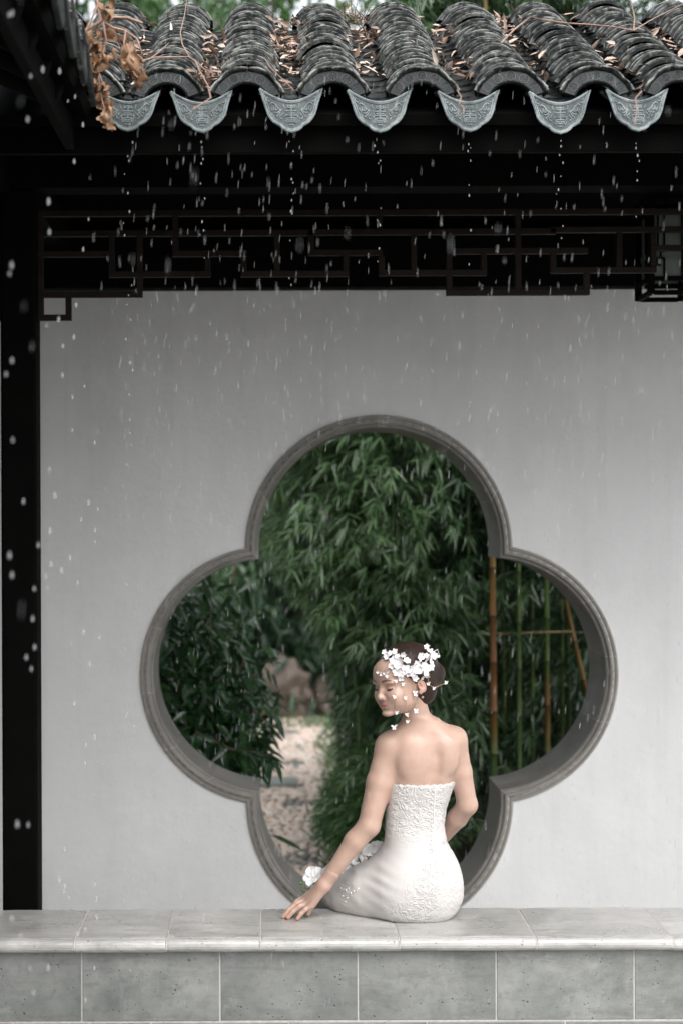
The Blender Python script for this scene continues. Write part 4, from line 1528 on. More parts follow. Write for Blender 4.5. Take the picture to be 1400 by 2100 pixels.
# ------------------------------------------------------------------ rain
def drops(name, P, r, hl, tilt, label, cat, mat):
    """elongated falling drops: P centres, r radii, hl half lengths"""
    n = len(P)
    ring = [(math.cos(2 * math.pi * k / 6), math.sin(2 * math.pi * k / 6)) for k in range(6)]
    prof = [(-1, 0), (-.72, .72), (-.2, 1.0), (.4, .72), (1, 0)]
    base = [(0, 0, -1)]
    for z, w in prof[1:-1]: base += [(c * w, s * w, z) for c, s in ring]
    base += [(0, 0, 1)]
    base = np.array(base)
    T = [(0, 1 + (k + 1) % 6, 1 + k) for k in range(6)]
    for q in range(2):
        for k in range(6):
            a, b = 1 + 6 * q + k, 1 + 6 * q + (k + 1) % 6
            T += [(a, b, b + 6), (a, b + 6, a + 6)]
    T += [(13 + k, 13 + (k + 1) % 6, 19) for k in range(6)]
    T = np.array(T)
    V = base[None] * np.stack([r, r, hl], 1)[:, None, :]
    V[:, :, 0] += V[:, :, 2] * tilt[:, None]
    V = V + P[:, None, :]
    F = (np.arange(n)[:, None, None] * len(base) + T[None]).reshape(-1, 3)
    return tag(place(name, mesh(name, V.reshape(-1, 3), F, mat, True)), label, cat, kind='stuff')


rs = np.random.RandomState(77)
n = 2250
Y_ = np.concatenate([rs.uniform(3.5, 4.62, 1890), rs.uniform(2.0, 3.4, 70), rs.uniform(7.6, 8.4, n - 1960)])
px, py = rs.uniform(-80, 1480, n), rs.uniform(-80, 2150, n) ** 1.0
px[:] = np.where(rs.rand(n) < .25, rs.uniform(0, 700, n), px)
py[:] = np.where(rs.rand(n) < .16, rs.uniform(200, 900, n), py)
P = np.stack([(px - VPX) / FPX * Y_, Y_, EYE + (VPY - py) / FPX * Y_], 1)
keep = (P[:, 0] > -.36) | (P[:, 1] > 7.5)
P = P[keep]; n = len(P)
r = rs.uniform(.0003, .00062, n) * np.where(rs.rand(n) < .10, 1.5, 1)
drops('rain', P, r, rs.uniform(.005, .0135, n), rs.normal(.06, .04, n), 'falling rain drops in the air before the wall', 'rain', M['water'])

# water running off the drip tiles and off the side eaves
P, r, hl = [], [], []
for i, x in enumerate(VALLEY[:7]):
    z = EZ - .085
    nn = (46, 10, 12, 9, 8, 10, 7)[i]
    zz = z
    for k in range(nn):
        zz -= rs.exponential(.012 + .010 * k / 3) + .006
        sc_ = R.uniform(.7, 1.5)
        P.append((x + rs.normal(0, .002 + (.006 if i == 0 else .0015)), EY - .045 + rs.normal(0, .004), zz)); r.append(.0016 * sc_); hl.append(.0030 * sc_)
for k in range(12):
    y = 4.44 - k * .235
    for q in range(13):
        P.append((SX + .035 + rs.normal(0, .006), y + rs.normal(0, .01), 2.60 - rs.uniform(0, 1) ** .8 * 2.3)); sc_ = R.uniform(.8, 1.6); r.append(.0023 * sc_); hl.append(.0052 * sc_)
drops('dripping_water', np.array(P), np.array(r), np.array(hl), np.zeros(len(P)), 'strings of water drops falling from the drip tiles', 'water drops', M['water'])

# ------------------------------------------------------------------ the seated woman: smooth implicit body, polygonised once
f32 = np.float32


def nets(fn, lo, hi, h):
    lo, hi = np.array(lo, float), np.array(hi, float)
    n = np.ceil((hi - lo) / h).astype(int) + 1
    ax = [(lo[i] + h * np.arange(n[i])).astype(f32) for i in range(3)]
    X, Y, Z = np.meshgrid(*ax, indexing='ij')
    D = fn(X, Y, Z).astype(f32)
    S = D < 0
    c = np.zeros(tuple(n - 1), np.int8)
    for i in (0, 1):
        for j in (0, 1):
            for k in (0, 1):
                c += S[i:n[0] - 1 + i, j:n[1] - 1 + j, k:n[2] - 1 + k]
    act = (c > 0) & (c < 8)
    idx = np.full(c.shape, -1, np.int64)
    I, J, K = np.nonzero(act)
    idx[I, J, K] = np.arange(len(I))
    pos = np.zeros((len(I), 3)); cnt = np.zeros(len(I))
    for a in range(3):
        o1, o2 = (a + 1) % 3, (a + 2) % 3
        for u in (0, 1):
            for v in (0, 1):
                ca = [0, 0, 0]; ca[o1] = u; ca[o2] = v
                cb = list(ca); cb[a] = 1
                da = D[I + ca[0], J + ca[1], K + ca[2]]; db = D[I + cb[0], J + cb[1], K + cb[2]]
                m = (da < 0) != (db < 0)
                t = da[m] / (da[m] - db[m])
                p = np.zeros((m.sum(), 3)); p[:, o1] = u; p[:, o2] = v; p[:, a] = t
                pos[m] += p; cnt[m] += 1
    V = lo + h * (np.stack([I, J, K], 1) + pos / cnt[:, None])
    F = []
    for a in range(3):
        o1, o2 = (a + 1) % 3, (a + 2) % 3
        sl = [slice(None)] * 3; sl2 = [slice(None)] * 3
        sl[a] = slice(0, -1); sl2[a] = slice(1, None)
        A, B = S[tuple(sl)], S[tuple(sl2)]
        e = np.argwhere(A != B)
        e = e[(e[:, o1] > 0) & (e[:, o2] > 0) & (e[:, o1] < n[o1] - 1) & (e[:, o2] < n[o2] - 1)]
        def cell(d1, d2):
            q = e.copy(); q[:, o1] -= d1; q[:, o2] -= d2
            return idx[q[:, 0], q[:, 1], q[:, 2]]
        quad = np.stack([cell(1, 1), cell(0, 1), cell(0, 0), cell(1, 0)], 1)
        flip = ~A[e[:, 0], e[:, 1], e[:, 2]]
        quad[flip] = quad[flip][:, ::-1]
        F.append(quad)
    F = np.concatenate(F)
    return V, F[(F >= 0).all(1)]


def sub(a, b): return [a[i] - f32(b[i]) for i in range(3)]


def sph(p, c, r):
    x, y, z = sub(p, c)
    return np.sqrt(x * x + y * y + z * z) - f32(r)


def ell(p, c, r, axes=None):
    x, y, z = sub(p, c)
    if axes is not None:
        A = np.array(axes, float)
        x, y, z = [f32(A[i, 0]) * x + f32(A[i, 1]) * y + f32(A[i, 2]) * z for i in range(3)]
    k0 = np.sqrt((x / r[0]) ** 2 + (y / r[1]) ** 2 + (z / r[2]) ** 2)
    k1 = np.sqrt((x / r[0] ** 2) ** 2 + (y / r[1] ** 2) ** 2 + (z / r[2] ** 2) ** 2) + 1e-6
    return (k0 * (k0 - 1) / k1).astype(f32)


def cone(p, a, b, ra, rb):
    a, b = np.array(a, float), np.array(b, float)
    d = b - a
    x, y, z = sub(p, a)
    t = np.clip((x * f32(d[0]) + y * f32(d[1]) + z * f32(d[2])) / f32(d @ d), 0, 1)
    dx, dy, dz = x - t * f32(d[0]), y - t * f32(d[1]), z - t * f32(d[2])
    return np.sqrt(dx * dx + dy * dy + dz * dz) - (f32(ra) + t * f32(rb - ra))


def chain(p, pts, rads, k=.012):
    d = None
    for i in range(len(pts) - 1):
        c = cone(p, pts[i], pts[i + 1], rads[i], rads[i + 1])
        d = c if d is None else smin(d, c, k)
    return d


def smin(a, b, k):
    h = np.clip(.5 + .5 * (b - a) / f32(k), 0, 1)
    return b + (a - b) * h - f32(k) * h * (1 - h)


def smax(a, b, k): return -smin(-a, -b, k)


# torso rows: photo y, left x, right x, half depth, centre depth
ROWS = [(1478, 830, 892, .040, 5.500), (1500, 806, 925, .052, 5.502), (1520, 792, 938, .066, 5.508), (1550, 790, 939, .080, 5.518), (1582, 790, 934, .086, 5.526), (1612, 793, 924, .086, 5.532),
        (1656, 792, 909, .080, 5.538), (1692, 790, 904, .078, 5.540), (1727, 789, 910, .086, 5.545), (1766, 780, 926, .104, 5.555), (1806, 774, 937, .120, 5.565), (1840, 772, 941, .122, 5.57), (1868, 782, 929, .112, 5.57), (1888, 806, 906, .085, 5.57), (1898, 840, 872, .02, 5.57)]
_tz, _cx, _hw, _hd, _cy = [], [], [], [], []
for y_, l_, r_, b_, c_ in ROWS[::-1]:
    L_, R__ = W(l_, y_, c_), W(r_, y_, c_)
    _tz.append(L_[2]); _cx.append((L_[0] + R__[0]) / 2); _hw.append((R__[0] - L_[0]) / 2); _hd.append(b_); _cy.append(c_)
TZ0, TZ1 = _tz[0], _tz[-1]


def spl(z, vals):
    """smooth table lookup"""
    zs = np.linspace(TZ0, TZ1, 240)
    v = np.interp(zs, _tz, vals)
    ker = np.hanning(15); ker /= ker.sum()
    v = np.convolve(np.pad(v, 7, mode='edge'), ker, 'valid')
    return np.interp(z, zs, v).astype(f32)


def torso(p, grow=0.0):
    X, Y, Z = p
    z1 = Z[0, 0, :]
    cx_, hw, hd, cy_ = [spl(z1, q)[None, None, :] for q in (_cx, _hw, _hd, _cy)]
    hw = hw + f32(grow); hd = hd + f32(grow)
    x, y = (X - cx_) / hw, (Y - cy_) / hd
    q = (np.abs(x) ** f32(2.5) + np.abs(y) ** f32(2.5) + 1e-9) ** f32(1 / 2.5)
    d = (q - 1) * np.minimum(hw, hd)
    d = np.maximum(d, Z - f32(TZ1)); d = np.maximum(d, f32(TZ0) - Z)
    return d.astype(f32)


SPINE = [W(890, 1515, 5.432), W(893, 1555, 5.434), W(891, 1590, 5.437), W(888, 1625, 5.446), W(884, 1660, 5.455)]
HO = W(829, 1409, 5.455)                    # head origin between the ears
HA, HB, HR = rad(56), rad(5), rad(3)
Fv = np.array((-math.sin(HA) * math.cos(HB), -math.cos(HA) * math.cos(HB), -math.sin(HB)))
Sv = np.array((math.cos(HA), -math.sin(HA), 0.0))
Uv = np.cross(Fv, Sv)
Sv, Uv = Sv * math.cos(HR) + Uv * math.sin(HR), Uv * math.cos(HR) - Sv * math.sin(HR)
HM = np.stack([Fv, Sv, Uv], 1)


def head_w(q): return HO + np.asarray(q, float) @ HM.T


SHL, SHR = W(796, 1532, 5.500), W(930, 1516, 5.515)
ELB, WRI = W(754, 1694, 5.490), W(661, 1815, 5.515)
ELR, WRR = W(955, 1652, 5.545), W(898, 1726, 5.67)
NB = W(859, 1494, 5.505)


def body_fn(X, Y, Z):
    p = (X, Y, Z)
    d = torso(p)
    sp = chain(p, SPINE, [.006, .010, .012, .011, .008])
    d = smax(d, -sp, .026)
    d = smin(d, ell(p, W(840, 1556, 5.458), (.036, .018, .050)), .03)
    d = smin(d, ell(p, W(922, 1550, 5.464), (.020, .014, .045)), .03)
    d = smin(d, cone(p, NB, head_w((-.022, 0, -.03)), .040, .0395), .030)
    d = smin(d, cone(p, NB + np.array((-.012, 0, .004)), SHL, .031, .037), .030)
    d = smin(d, cone(p, NB + np.array((.014, 0, .004)), SHR, .030, .031), .030)
    la = chain(p, [SHL, SHL * .55 + ELB * .45 + np.array((-.003, 0, 0)), ELB, ELB * .72 + WRI * .28 + np.array((-.004, 0, .004)), WRI], [.0400, .0390, .0335, .0325, .0200], .010)
    d = smin(d, la, .022)
    ra = chain(p, [SHR, SHR * .5 + ELR * .5, ELR, ELR * .65 + WRR * .35, WRR], [.035, .033, .031, .031, .021], .010)
    d = smin(d, ra, .020)
    return d


lo = np.array((W(630, 1700, 5.5)[0], 5.36, .40)); hi = np.array((W(995, 1700, 5.5)[0], 5.74, W(800, 1425, 5.5)[2]))
BV, BFc = nets(body_fn, lo, hi, .0036)
b_tone = np.ones((len(BV), 3))

# --- left hand on the bench: palm and five fingers
def hpt(px, py, Y): return W(px, py, Y)
WR2 = WRI * .80 + ELB * .20
KN = [hpt(624, 1841, 5.558), hpt(626, 1846, 5.542), hpt(630, 1852, 5.527), hpt(636, 1857, 5.514)]        # index .. little knuckles
def on_bench(px, Y, r): return np.array(((px - VPX) / FPX * Y, Y, BT + r))
TP = [on_bench(583, 5.552, .0075), on_bench(578.5, 5.533, .0070), on_bench(588, 5.522, .0068), on_bench(607, 5.508, .0062)]
ARCH = [.020, .022, .019, .012]


def hand_fn(X, Y, Z):
    p = (X, Y, Z)
    d = chain(p, [WR2, WRI], [.0252, .0215], .01)
    mid = (KN[1] + KN[2]) / 2
    pal = cone(p, WRI, KN[1], .0195, .0125)
    pal = smin(pal, cone(p, WRI + np.array((0, .010, 0)), KN[0], .016, .0120), .012)
    pal = smin(pal, cone(p, WRI + np.array((0, -.008, -.004)), KN[3], .0165, .0115), .012)
    pal = smin(pal, cone(p, WRI, KN[2], .018, .0122), .010)
    d = smin(d, pal, .012)
    for k in range(4):
        a, b = KN[k], TP[k]
        m1 = a * .56 + b * .44 + np.array((0, 0, ARCH[k] * .50)); m2 = a * .24 + b * .76 + np.array((0, 0, ARCH[k] * .42))
        rr = (.0098, .0100, .0095, .0086)[k]
        d = smin(d, chain(p, [a, m1, m2, b], [rr, rr * .90, rr * .80, rr * .70], .0035), .0045)
    th = [WRI + np.array((-.012, .016, -.012)), hpt(640, 1848, 5.575), hpt(633, 1859, 5.572), on_bench(628, 5.566, .0085)]
    d = smin(d, chain(p, th, [.0145, .0125, .0105, .0085], .006), .007)
    return d


lo = np.array((W(572, 1800, 5.5)[0], 5.47, BT - .004)); hi = np.array((W(690, 1800, 5.5)[0], 5.62, W(600, 1780, 5.5)[2]))
HV, HF = nets(hand_fn, lo, hi, .0016)
HV[:, 2] = np.maximum(HV[:, 2], BT + .0005)
h_tone = np.ones((len(HV), 3))
for k in range(4):
    dd = np.linalg.norm(HV - TP[k], axis=1)
    h_tone[dd < .014] *= np.array((1.03, .90, .88))

# --- head, in its own axes: forward, her left, up
WZA, WZB = [-.12, -.080, -.047, -.019, .008, .0305, .05, .2], [-.137, -.097, -.052, -.0285, .001, .0285, .05, .2]
def wz(z): return np.interp(z, WZA, WZB)
def iwz(z): return float(np.interp(z, WZB, WZA))


def head_fn(X, Y, Z):
    Z = wz(Z).astype(f32)
    p = (X, Y, Z)
    a = np.abs(Y)
    ps = (X, a, Z)
    d = ell(p, (-.014, 0, .046), (.096, .0735, .082))
    d = smin(d, ell(p, (.030, 0, .000), (.062, .0625, .082)), .03)
    d = smin(d, ell(p, (.038, 0, -.046), (.044, .0485, .046)), .028)                 # jaw
    d = smin(d, ell(p, (.078, 0, -.0845), (.0155, .0185, .0125)), .022)                # chin
    d = smin(d, ell(ps, (.064, .034, -.026), (.024, .022, .022)), .022)              # cheeks
    d = smin(d, ell(p, (.074, 0, .050), (.022, .042, .034)), .03)                    # forehead
    d = smin(d, ell(ps, (.081, .030, .0215), (.010, .022, .007)), .012)               # brow ridge
    d = smax(d, -ell(ps, (.1025, .0295, .003), (.0165, .0175, .0105)), .012)            # eye hollows
    d = smin(d, ell(ps, (.0750, .0285, .001), (.0135, .0158, .0118)), .0035)           # lidded eyes
    d = smin(d, chain(p, [(.0875, 0, .016), (.0930, 0, -.008), (.1005, 0, -.026)], [.0060, .0062, .0074], .006), .009)   # nose
    d = smin(d, ell(p, (.0985, 0, -.0285), (.0088, .0085, .0075)), .006)
    d = smin(d, ell(ps, (.0915, .0100, -.0310), (.0078, .0058, .0056)), .006)          # nostril wings
    d = smax(d, -ell(ps, (.0965, .0055, -.0370), (.005, .0032, .0022)), .003)
    d = smin(d, ell(p, (.078, 0, -.052), (.0130, .026, .018)), .014)                  # mouth mound
    p0, p = p, (X, Y, Z - f32(5.5) * a * a)
    d = smin(d, ell(p, (.0885, 0, -.0482), (.0050, .0165, .0042)), .005)               # upper lip
    d = smin(d, ell(p, (.0875, 0, -.0570), (.0054, .0138, .0050)), .005)               # lower lip
    d = smax(d, -ell(p, (.0950, 0, -.0525), (.0060, .022, .0011)), .0025)             # mouth line
    p = p0
    d = smax(d, -ell(p, (.0955, 0, -.0675), (.0075, .018, .0055)), .008)               # hollow under lip
    # ears
    ex = (np.array((.94, .0, -.34)), np.array((0, 1.0, 0)), np.array((.34, 0, .94)))
    e = ell(ps, (-.006, .0740, -.004), (.0145, .0070, .0240), ex)
    e = smin(e, ell(ps, (-.001, .0710, -.024), (.0068, .0055, .0075)), .005)
    e = smax(e, -ell(ps, (-.002, .0830, .001), (.0090, .0105, .0168), ex), .003)
    e = smin(e, ell(ps, (-.0045, .0755, .001), (.0035, .0040, .0110), ex), .004)
    d = smin(d, e, .004)
    d = smin(d, cone(p, (-.018, 0, -.03), (-.024, 0, -.060), .0300, .0300), .014)
    return d


QV, QF = nets(head_fn, (-.125, -.095, -.105), (.13, .095, .14), .0019)
f_, s_, u_ = QV[:, 0], QV[:, 1], wz(QV[:, 2])
q_tone = np.ones((len(QV), 3))


def paint(mask_val, col):
    m = np.clip(mask_val, 0, 1)[:, None]
    q_tone[:] = q_tone * (1 - m) + np.array(col) * m


asd = np.abs(s_)
paint(np.exp(-(((f_ - .078) / .018) ** 2 + ((asd - .036) / .016) ** 2 + ((u_ + .026) / .013) ** 2)) * .5, (1.10, .84, .82))
ul = u_ - 5.5 * asd * asd
lipm = np.clip((-.0435 - .10 * asd - ul) / .0012 + .5, 0, 1) * np.clip((ul + .0635 - .25 * asd) / .0012 + .5, 0, 1) * np.clip((.0205 - asd) / .002, 0, 1) * (f_ > .07)
paint(lipm * .95, (1.0, .66, .66))
paint(((np.abs(ul + .0524) < .0013) & (asd < .020) & (f_ > .07)).astype(float) * .8, (.55, .26, .25))
bc = .0245 + .0055 * np.sin(np.clip((asd - .012) / .036, 0, 1) * 2.4)
bw = .0036 - .0020 * np.clip((asd - .025) / .022, 0, 1)
paint(np.clip((bw - np.abs(u_ - bc)) / .0016 + .7, 0, 1) * np.clip((asd - .0115) / .003, 0, 1) * np.clip((.048 - asd) / .004, 0, 1) * (f_ > .05) * .85, (.19, .13, .115))
paint(np.exp(-(((asd - .0315) / .016) ** 2 + ((u_ - .006) / .006) ** 2)) * .45 * (f_ > .06), (.78, .60, .55))
paint(np.exp(-(((asd - .078) / .012) ** 2 + ((u_ + .003) / .03) ** 2 + ((f_ + .005) / .02) ** 2)) * .5, (1.08, .74, .68))
QW = head_w(QV)
allV = np.concatenate([BV, HV, QW]); allF = np.concatenate([BFc, HF + len(BV), QF + len(BV) + len(HV)])
person = tag(empty('person', tuple(W(850, 1890, 5.55))), 'person in a strapless white lace gown sitting on the stone bench, looking over one shoulder', 'person')
me = mesh('body', allV, allF, M['skin'], True)
tone = np.concatenate([b_tone, h_tone, q_tone])
ca = me.color_attributes.new('tone', 'FLOAT_COLOR', 'POINT')
ca.data.foreach_set('color', np.concatenate([tone, np.ones((len(tone), 1))], 1).astype(f32).ravel())
body = place('body', me, person)

# eyes: lowered lids, lash line and a glint of the iris
lash = MB()
for s in (1, -1):
    pts, rr = [], []
    for k in range(11):
        t = k / 10
        y = .0140 + .0300 * t
        uu = -.0035 - .0035 * math.sin(math.pi * t) + .0035 * t * t
        x = .0750 + .0140 * math.sqrt(max(0, 1 - ((y - .0285) / .0172) ** 2 - ((uu - .001) / .0125) ** 2))
        pts.append(head_w((x, s * y, iwz(uu)))); rr.append(.0011 + .0013 * math.sin(math.pi * (.15 + .8 * t)))
    lash.tube(pts, rr, 6)
    for k in range(3, 11):       # single lashes
        p = pts[k]
        d = Fv * .8 + Sv * s * (.2 + .09 * (k - 5)) - Uv * .35
        lash.tube([p, p + d * .0035, p + d * .006 + Uv * .0012], [.0004, .0003, .0001], 4)
lash.build('eyelashes', M['lash'], body, True)
for s in (1, -1):
    me = bpy.data.meshes.new('iris')
    bm = bmesh.new()
    bmesh.ops.create_uvsphere(bm, u_segments=12, v_segments=8, radius=.0046)
    bmesh.ops.scale(bm, vec=(1.2, 1.2, .62), verts=bm.verts)
    bm.to_mesh(me); bm.free()
    me.materials.append(M['lash'])
    place('iris', me, body, Matrix.Translation(head_w((.0843, s * .0280, iwz(-.0060)))))

# nails
nl = MB()
for k in range(3):
    d = TP[k] - KN[k]; d /= np.linalg.norm(d)
    c = TP[k] + np.array((0, -.001, .0046)) + d * .001
    nl.tube([c - d * .006, c - d * .003, c + d * .003, c + d * .0065], [.0018, .0036, .0036, .0018], 8)
nl.build('nails', M['nail'], body, True)

# --- hair: swept back cap, nape and low bun
def hair_fn(X, Y, Z):
    p = (X, Y, Z)
    a = np.abs(Y)
    d = ell(p, (-.017, 0, .048), (.1035, .0800, .0880))
    d = smin(d, ell(p, (-.055, 0, -.010), (.052, .058, .060)), .02)
    # hairline: forehead, temple, in front of ear, behind ear, nape
    ss = np.clip((a - .030) / .026, 0, 1); ss = ss * ss * (3 - 2 * ss)
    front = .052 - .031 * ss
    line = np.where(X > .030, front, np.where(X > .012, front * (X - .012) / .018 + .012 * (.030 - X) / .018, .012 + (X - .012) * 1.9))
    line = np.maximum(line, -.066)
    side_ = np.where((X > .010) & (X < .026), -.020 * (1 - np.abs(X - .018) / .008), 0)
    d = smax(d, (line + side_ * 1.2 - Z) * f32(.6), .008)
    bun = ell(p, (-.103, .020, .028), (.032, .036, .034))
    bun = smin(bun, ell(p, (-.085, .016, .02), (.03, .04, .036)), .02)
    return smin(d, bun, .008)


RV, RF = nets(hair_fn, (-.155, -.095, -.08), (.10, .095, .145), .0021)
me = mesh('hair', head_w(RV), RF, M['hair'], True)
ang_ = np.arctan2(RV[:, 2] - .02, RV[:, 0] + .10)
isb = np.exp(-(((RV[:, 0] + .112) / .03) ** 2 + ((RV[:, 2] - .025) / .035) ** 2))
rb = np.sqrt((RV[:, 0] + .107) ** 2 + (RV[:, 2] - .028) ** 2)
st = np.stack([np.where(isb > .4, rb * 260 + np.arctan2(RV[:, 2] - .028, RV[:, 0] + .107) * 2, ang_ * 34), RV[:, 1] * (60) , np.sqrt((RV[:, 0] + .10) ** 2 + (RV[:, 2] - .02) ** 2) * 12], 1)
va = me.attributes.new('strand', 'FLOAT_VECTOR', 'POINT')
va.data.foreach_set('vector', st.astype(f32).ravel())
hair = place('hair', me, person)

# --- gown
HIP = W(852, 1812, 5.565)
KNE = np.array((W(658, 1835, 5.83)[0], 5.82, BT + .034))
KN2 = KNE + np.array((.055, .10, .012))
FT1 = KNE + np.array((-.035, .12, -.40)); FT2 = KN2 + np.array((-.03, .10, -.41))


def gown_fn(X, Y, Z):
    p = (X, Y, Z)
    t = torso(p, .0045)
    hem = f32(W(0, 1611, 5.45)[2]) + f32(.0018) * np.sin(X * 310) + f32(.10) * np.clip(X - f32(W(905, 1600, 5.45)[0]), 0, 1)
    t = np.maximum(t, Z - hem)
    b = ell(p, W(787, 1588, 5.595), (.052, .055, .055))
    b = smin(b, ell(p, W(880, 1588, 5.615), (.055, .05, .052)), .02)
    b = np.maximum(b, Z - hem - f32(.018))
    d = smin(t, b, .02)
    d = smin(d, ell(p, W(862, 1808, 5.553), (.116, .112, .116)), .04)           # seat
    d = smin(d, chain(p, [W(812, 1822, 5.572), W(764, 1826, 5.612), W(722, 1832, 5.668), KNE], [.102, .086, .072, .060], .05), .07)
    d = smin(d, chain(p, [HIP + np.array((0, .07, -.01)), KN2], [.09, .055], .03), .03)
    d = smin(d, chain(p, [KNE, FT1], [.060, .045], .03), .02)
    d = smin(d, chain(p, [KN2, FT2], [.052, .045], .03), .02)
    # soft drag folds across lap and hip
    fold = f32(.0009) * (np.sin(X * 52 + Z * 110 + Y * 35 + 2 * np.sin(Z * 30 + X * 14)) + f32(.5) * np.sin(X * 95 + Z * 150 + 1.5)) * np.clip((f32(.62) - Z) / f32(.15), 0, 1) * np.clip((f32(W(845, 1800, 5.5)[0]) - X) / f32(.10), 0, 1)
    return d + fold


lo = np.array((W(636, 1800, 5.83)[0] - .1, 5.36, -.09)); hi = np.array((W(975, 1800, 5.5)[0], 6.12, W(800, 1585, 5.4)[2]))
GV, GF = nets(gown_fn, lo, hi, .0044)
onb = (GV[:, 1] < BB + .01) & (GV[:, 2] < BT + .0015)
GV[onb, 2] = BT + .0015
pxs = VPX + GV[:, 0] / GV[:, 1] * FPX
pys = VPY - (GV[:, 2] - EYE) / GV[:, 1] * FPX
lace = np.clip((1745 - pys) / 60, 0, 1)
lace = np.maximum(lace, np.exp(-((pxs - (900 - (pys - 1745) * .30)) / (26 + np.clip(pys - 1740, 0, 200) * .20)) ** 2) * (pys > 1720))
lace = np.maximum(lace, .9 * np.exp(-(((pxs - 830) / 42) ** 2 + ((pys - 1868) / 24) ** 2)))
lace = np.maximum(lace, .8 * np.exp(-(((pxs - 925) / 26) ** 2 + ((pys - 1825) / 48) ** 2)))
lace = np.maximum(lace, .7 * np.exp(-(((pxs - 705) / 14) ** 2 + ((pys - 1830) / 30) ** 2)))
lace = np.clip(lace, .06, 1)
# raised lace: petals of thread standing off the ground cloth
nrm_me = mesh('gown', GV, GF, M['dress'], True)
nv_ = np.zeros(len(GV) * 3, f32); nrm_me.vertices.foreach_get('normal', nv_); nv_ = nv_.reshape(-1, 3)
def wav(k, a): return np.sin(GV @ np.array(k) + a)
rel = wav((90, 20, 130), 0) * wav((-60, 40, 150), 1) + .7 * wav((150, 60, 40), 2) * wav((30, -50, 190), .5) + .5 * wav((230, 90, 160), 1) * wav((-190, 40, 210), 2)
GV2 = GV + nv_ * (np.clip(rel, -.4, 1.2) * .0010 * lace)[:, None]
GV2[onb, 2] = BT + .0015
nrm_me.vertices.foreach_set('co', GV2.astype(f32).ravel()); nrm_me.update()
set_attr(nrm_me, 'lace', lace)
gown = place('gown', nrm_me, person)
# back closure: covered placket with a row of tiny buttons, and beads on the lap
dg = bpy.context.evaluated_depsgraph_get()
from mathutils.bvhtree import BVHTree
gt = BVHTree.FromPolygons([Vector(v) for v in GV2], [tuple(f) for f in GF])
def hit(px, py, out=.0):
    o = Vector((0, 0, EYE)); d = Vector(W(px, py, 5.0)) - o; d.normalize()
    h = gt.ray_cast(o, d)
    return (np.array(h[0]) - np.array(d) * out) if h[0] is not None else None
ln = MB()
pts = [hit(889 - (y - 1615) * .035, y, .0012) for y in range(1616, 1760, 8)]
pts = [p for p in pts if p is not None]
ln.tube(pts, .0016, 6)
ln.build('back_closure', M['petal'], gown, True)
bt = MB()
for k in range(0, 15):
    p = hit(884.5 - k * .3, 1622 + k * 9.2, .002)
    if p is not None: bt.tube([p + np.array((0, .002, 0)), p + np.array((0, -.001, 0)), p + np.array((0, -.003, 0))], [.0026, .0024, .001], 8)
bt.build('buttons', M['petal'], gown, True)
bd = MB()
for px, py in ((706, 1826), (712, 1822), (716, 1832), (722, 1828), (728, 1826), (700, 1838), (709, 1842), (696, 1822), (731, 1823), (705, 1850)):
    p = hit(px, py, .001)
    if p is not None: bd.tube([p + np.array((0, .002, 0)), p, p + np.array((0, -.003, 0))], [.0024, .003, .0012], 8)
bd.build('pearl_beads', M['petal'], gown, True)


# --- flowers
def petal(m, c, d, nrm, L, w, cup=.35, n=5, tip=0.0):
    d = np.array(d, float); d /= np.linalg.norm(d)
    nrm = np.array(nrm, float); s = np.cross(d, nrm); s /= np.linalg.norm(s); nrm = np.cross(s, d)
    rows = []
    for i in range(n + 1):
        t = i / n
        ww = w * (math.sin(math.pi * (t * .80 + .10)) ** .75)
        if i == n: ww *= .45
        row = []
        for k in (-1, -.5, 0, .5, 1):
            row.append(c + d * (t * L * (1 - .05 * k * k)) + s * k * ww * .5 + nrm * (cup * L * t * t * .8 + abs(k) ** 1.6 * ww * .22))
        rows.append(row)
    m.grid(rows)


def blossom(name, c, nrm, r, np_=5, mat='petal', parent=None, cup=.25, seed=0, width=.8, centre=True):
    rr = np.random.RandomState(seed)
    nrm = np.array(nrm, float); nrm /= np.linalg.norm(nrm)
    a0 = np.cross(nrm, (0.3, .2, 1.0)); a0 /= np.linalg.norm(a0); b0 = np.cross(nrm, a0)
    m = MB()
    ph = rr.uniform(0, 6)
    for k in range(np_):
        a = ph + 2 * math.pi * k / np_ + rr.uniform(-.12, .12)
        d = a0 * math.cos(a) + b0 * math.sin(a)
        petal(m, np.array(c) + d * r * .06, d, nrm, r * rr.uniform(.9, 1.08), r * width * rr.uniform(.9, 1.1), cup * rr.uniform(.6, 1.4))
    if centre:
        m.tube([np.array(c), np.array(c) + nrm * r * .12, np.array(c) + nrm * r * .2], [r * .10, r * .12, r * .04], 6)
    return m.build(name, M[mat], parent, True)


ht = BVHTree.FromPolygons([Vector(v) for v in np.concatenate([head_w(RV), QW])], [tuple(f) for f in np.concatenate([RF, QF + len(RV)])])
def hhit(px, py, out=.0):
    o = Vector((0, 0, EYE)); d = Vector(W(px, py, 5.0)) - o; d.normalize()
    h = ht.ray_cast(o, d)
    if h[0] is None: return W(px, py, 5.42), np.array((0, -1.0, 0))
    return np.array(h[0]) + np.array(h[1]) * out, np.array(h[1])


head_piece = empty('headpiece', tuple(head_w((0, .08, .06))))
head_piece.parent = person
head_piece.matrix_parent_inverse = parent_world(person).inverted()
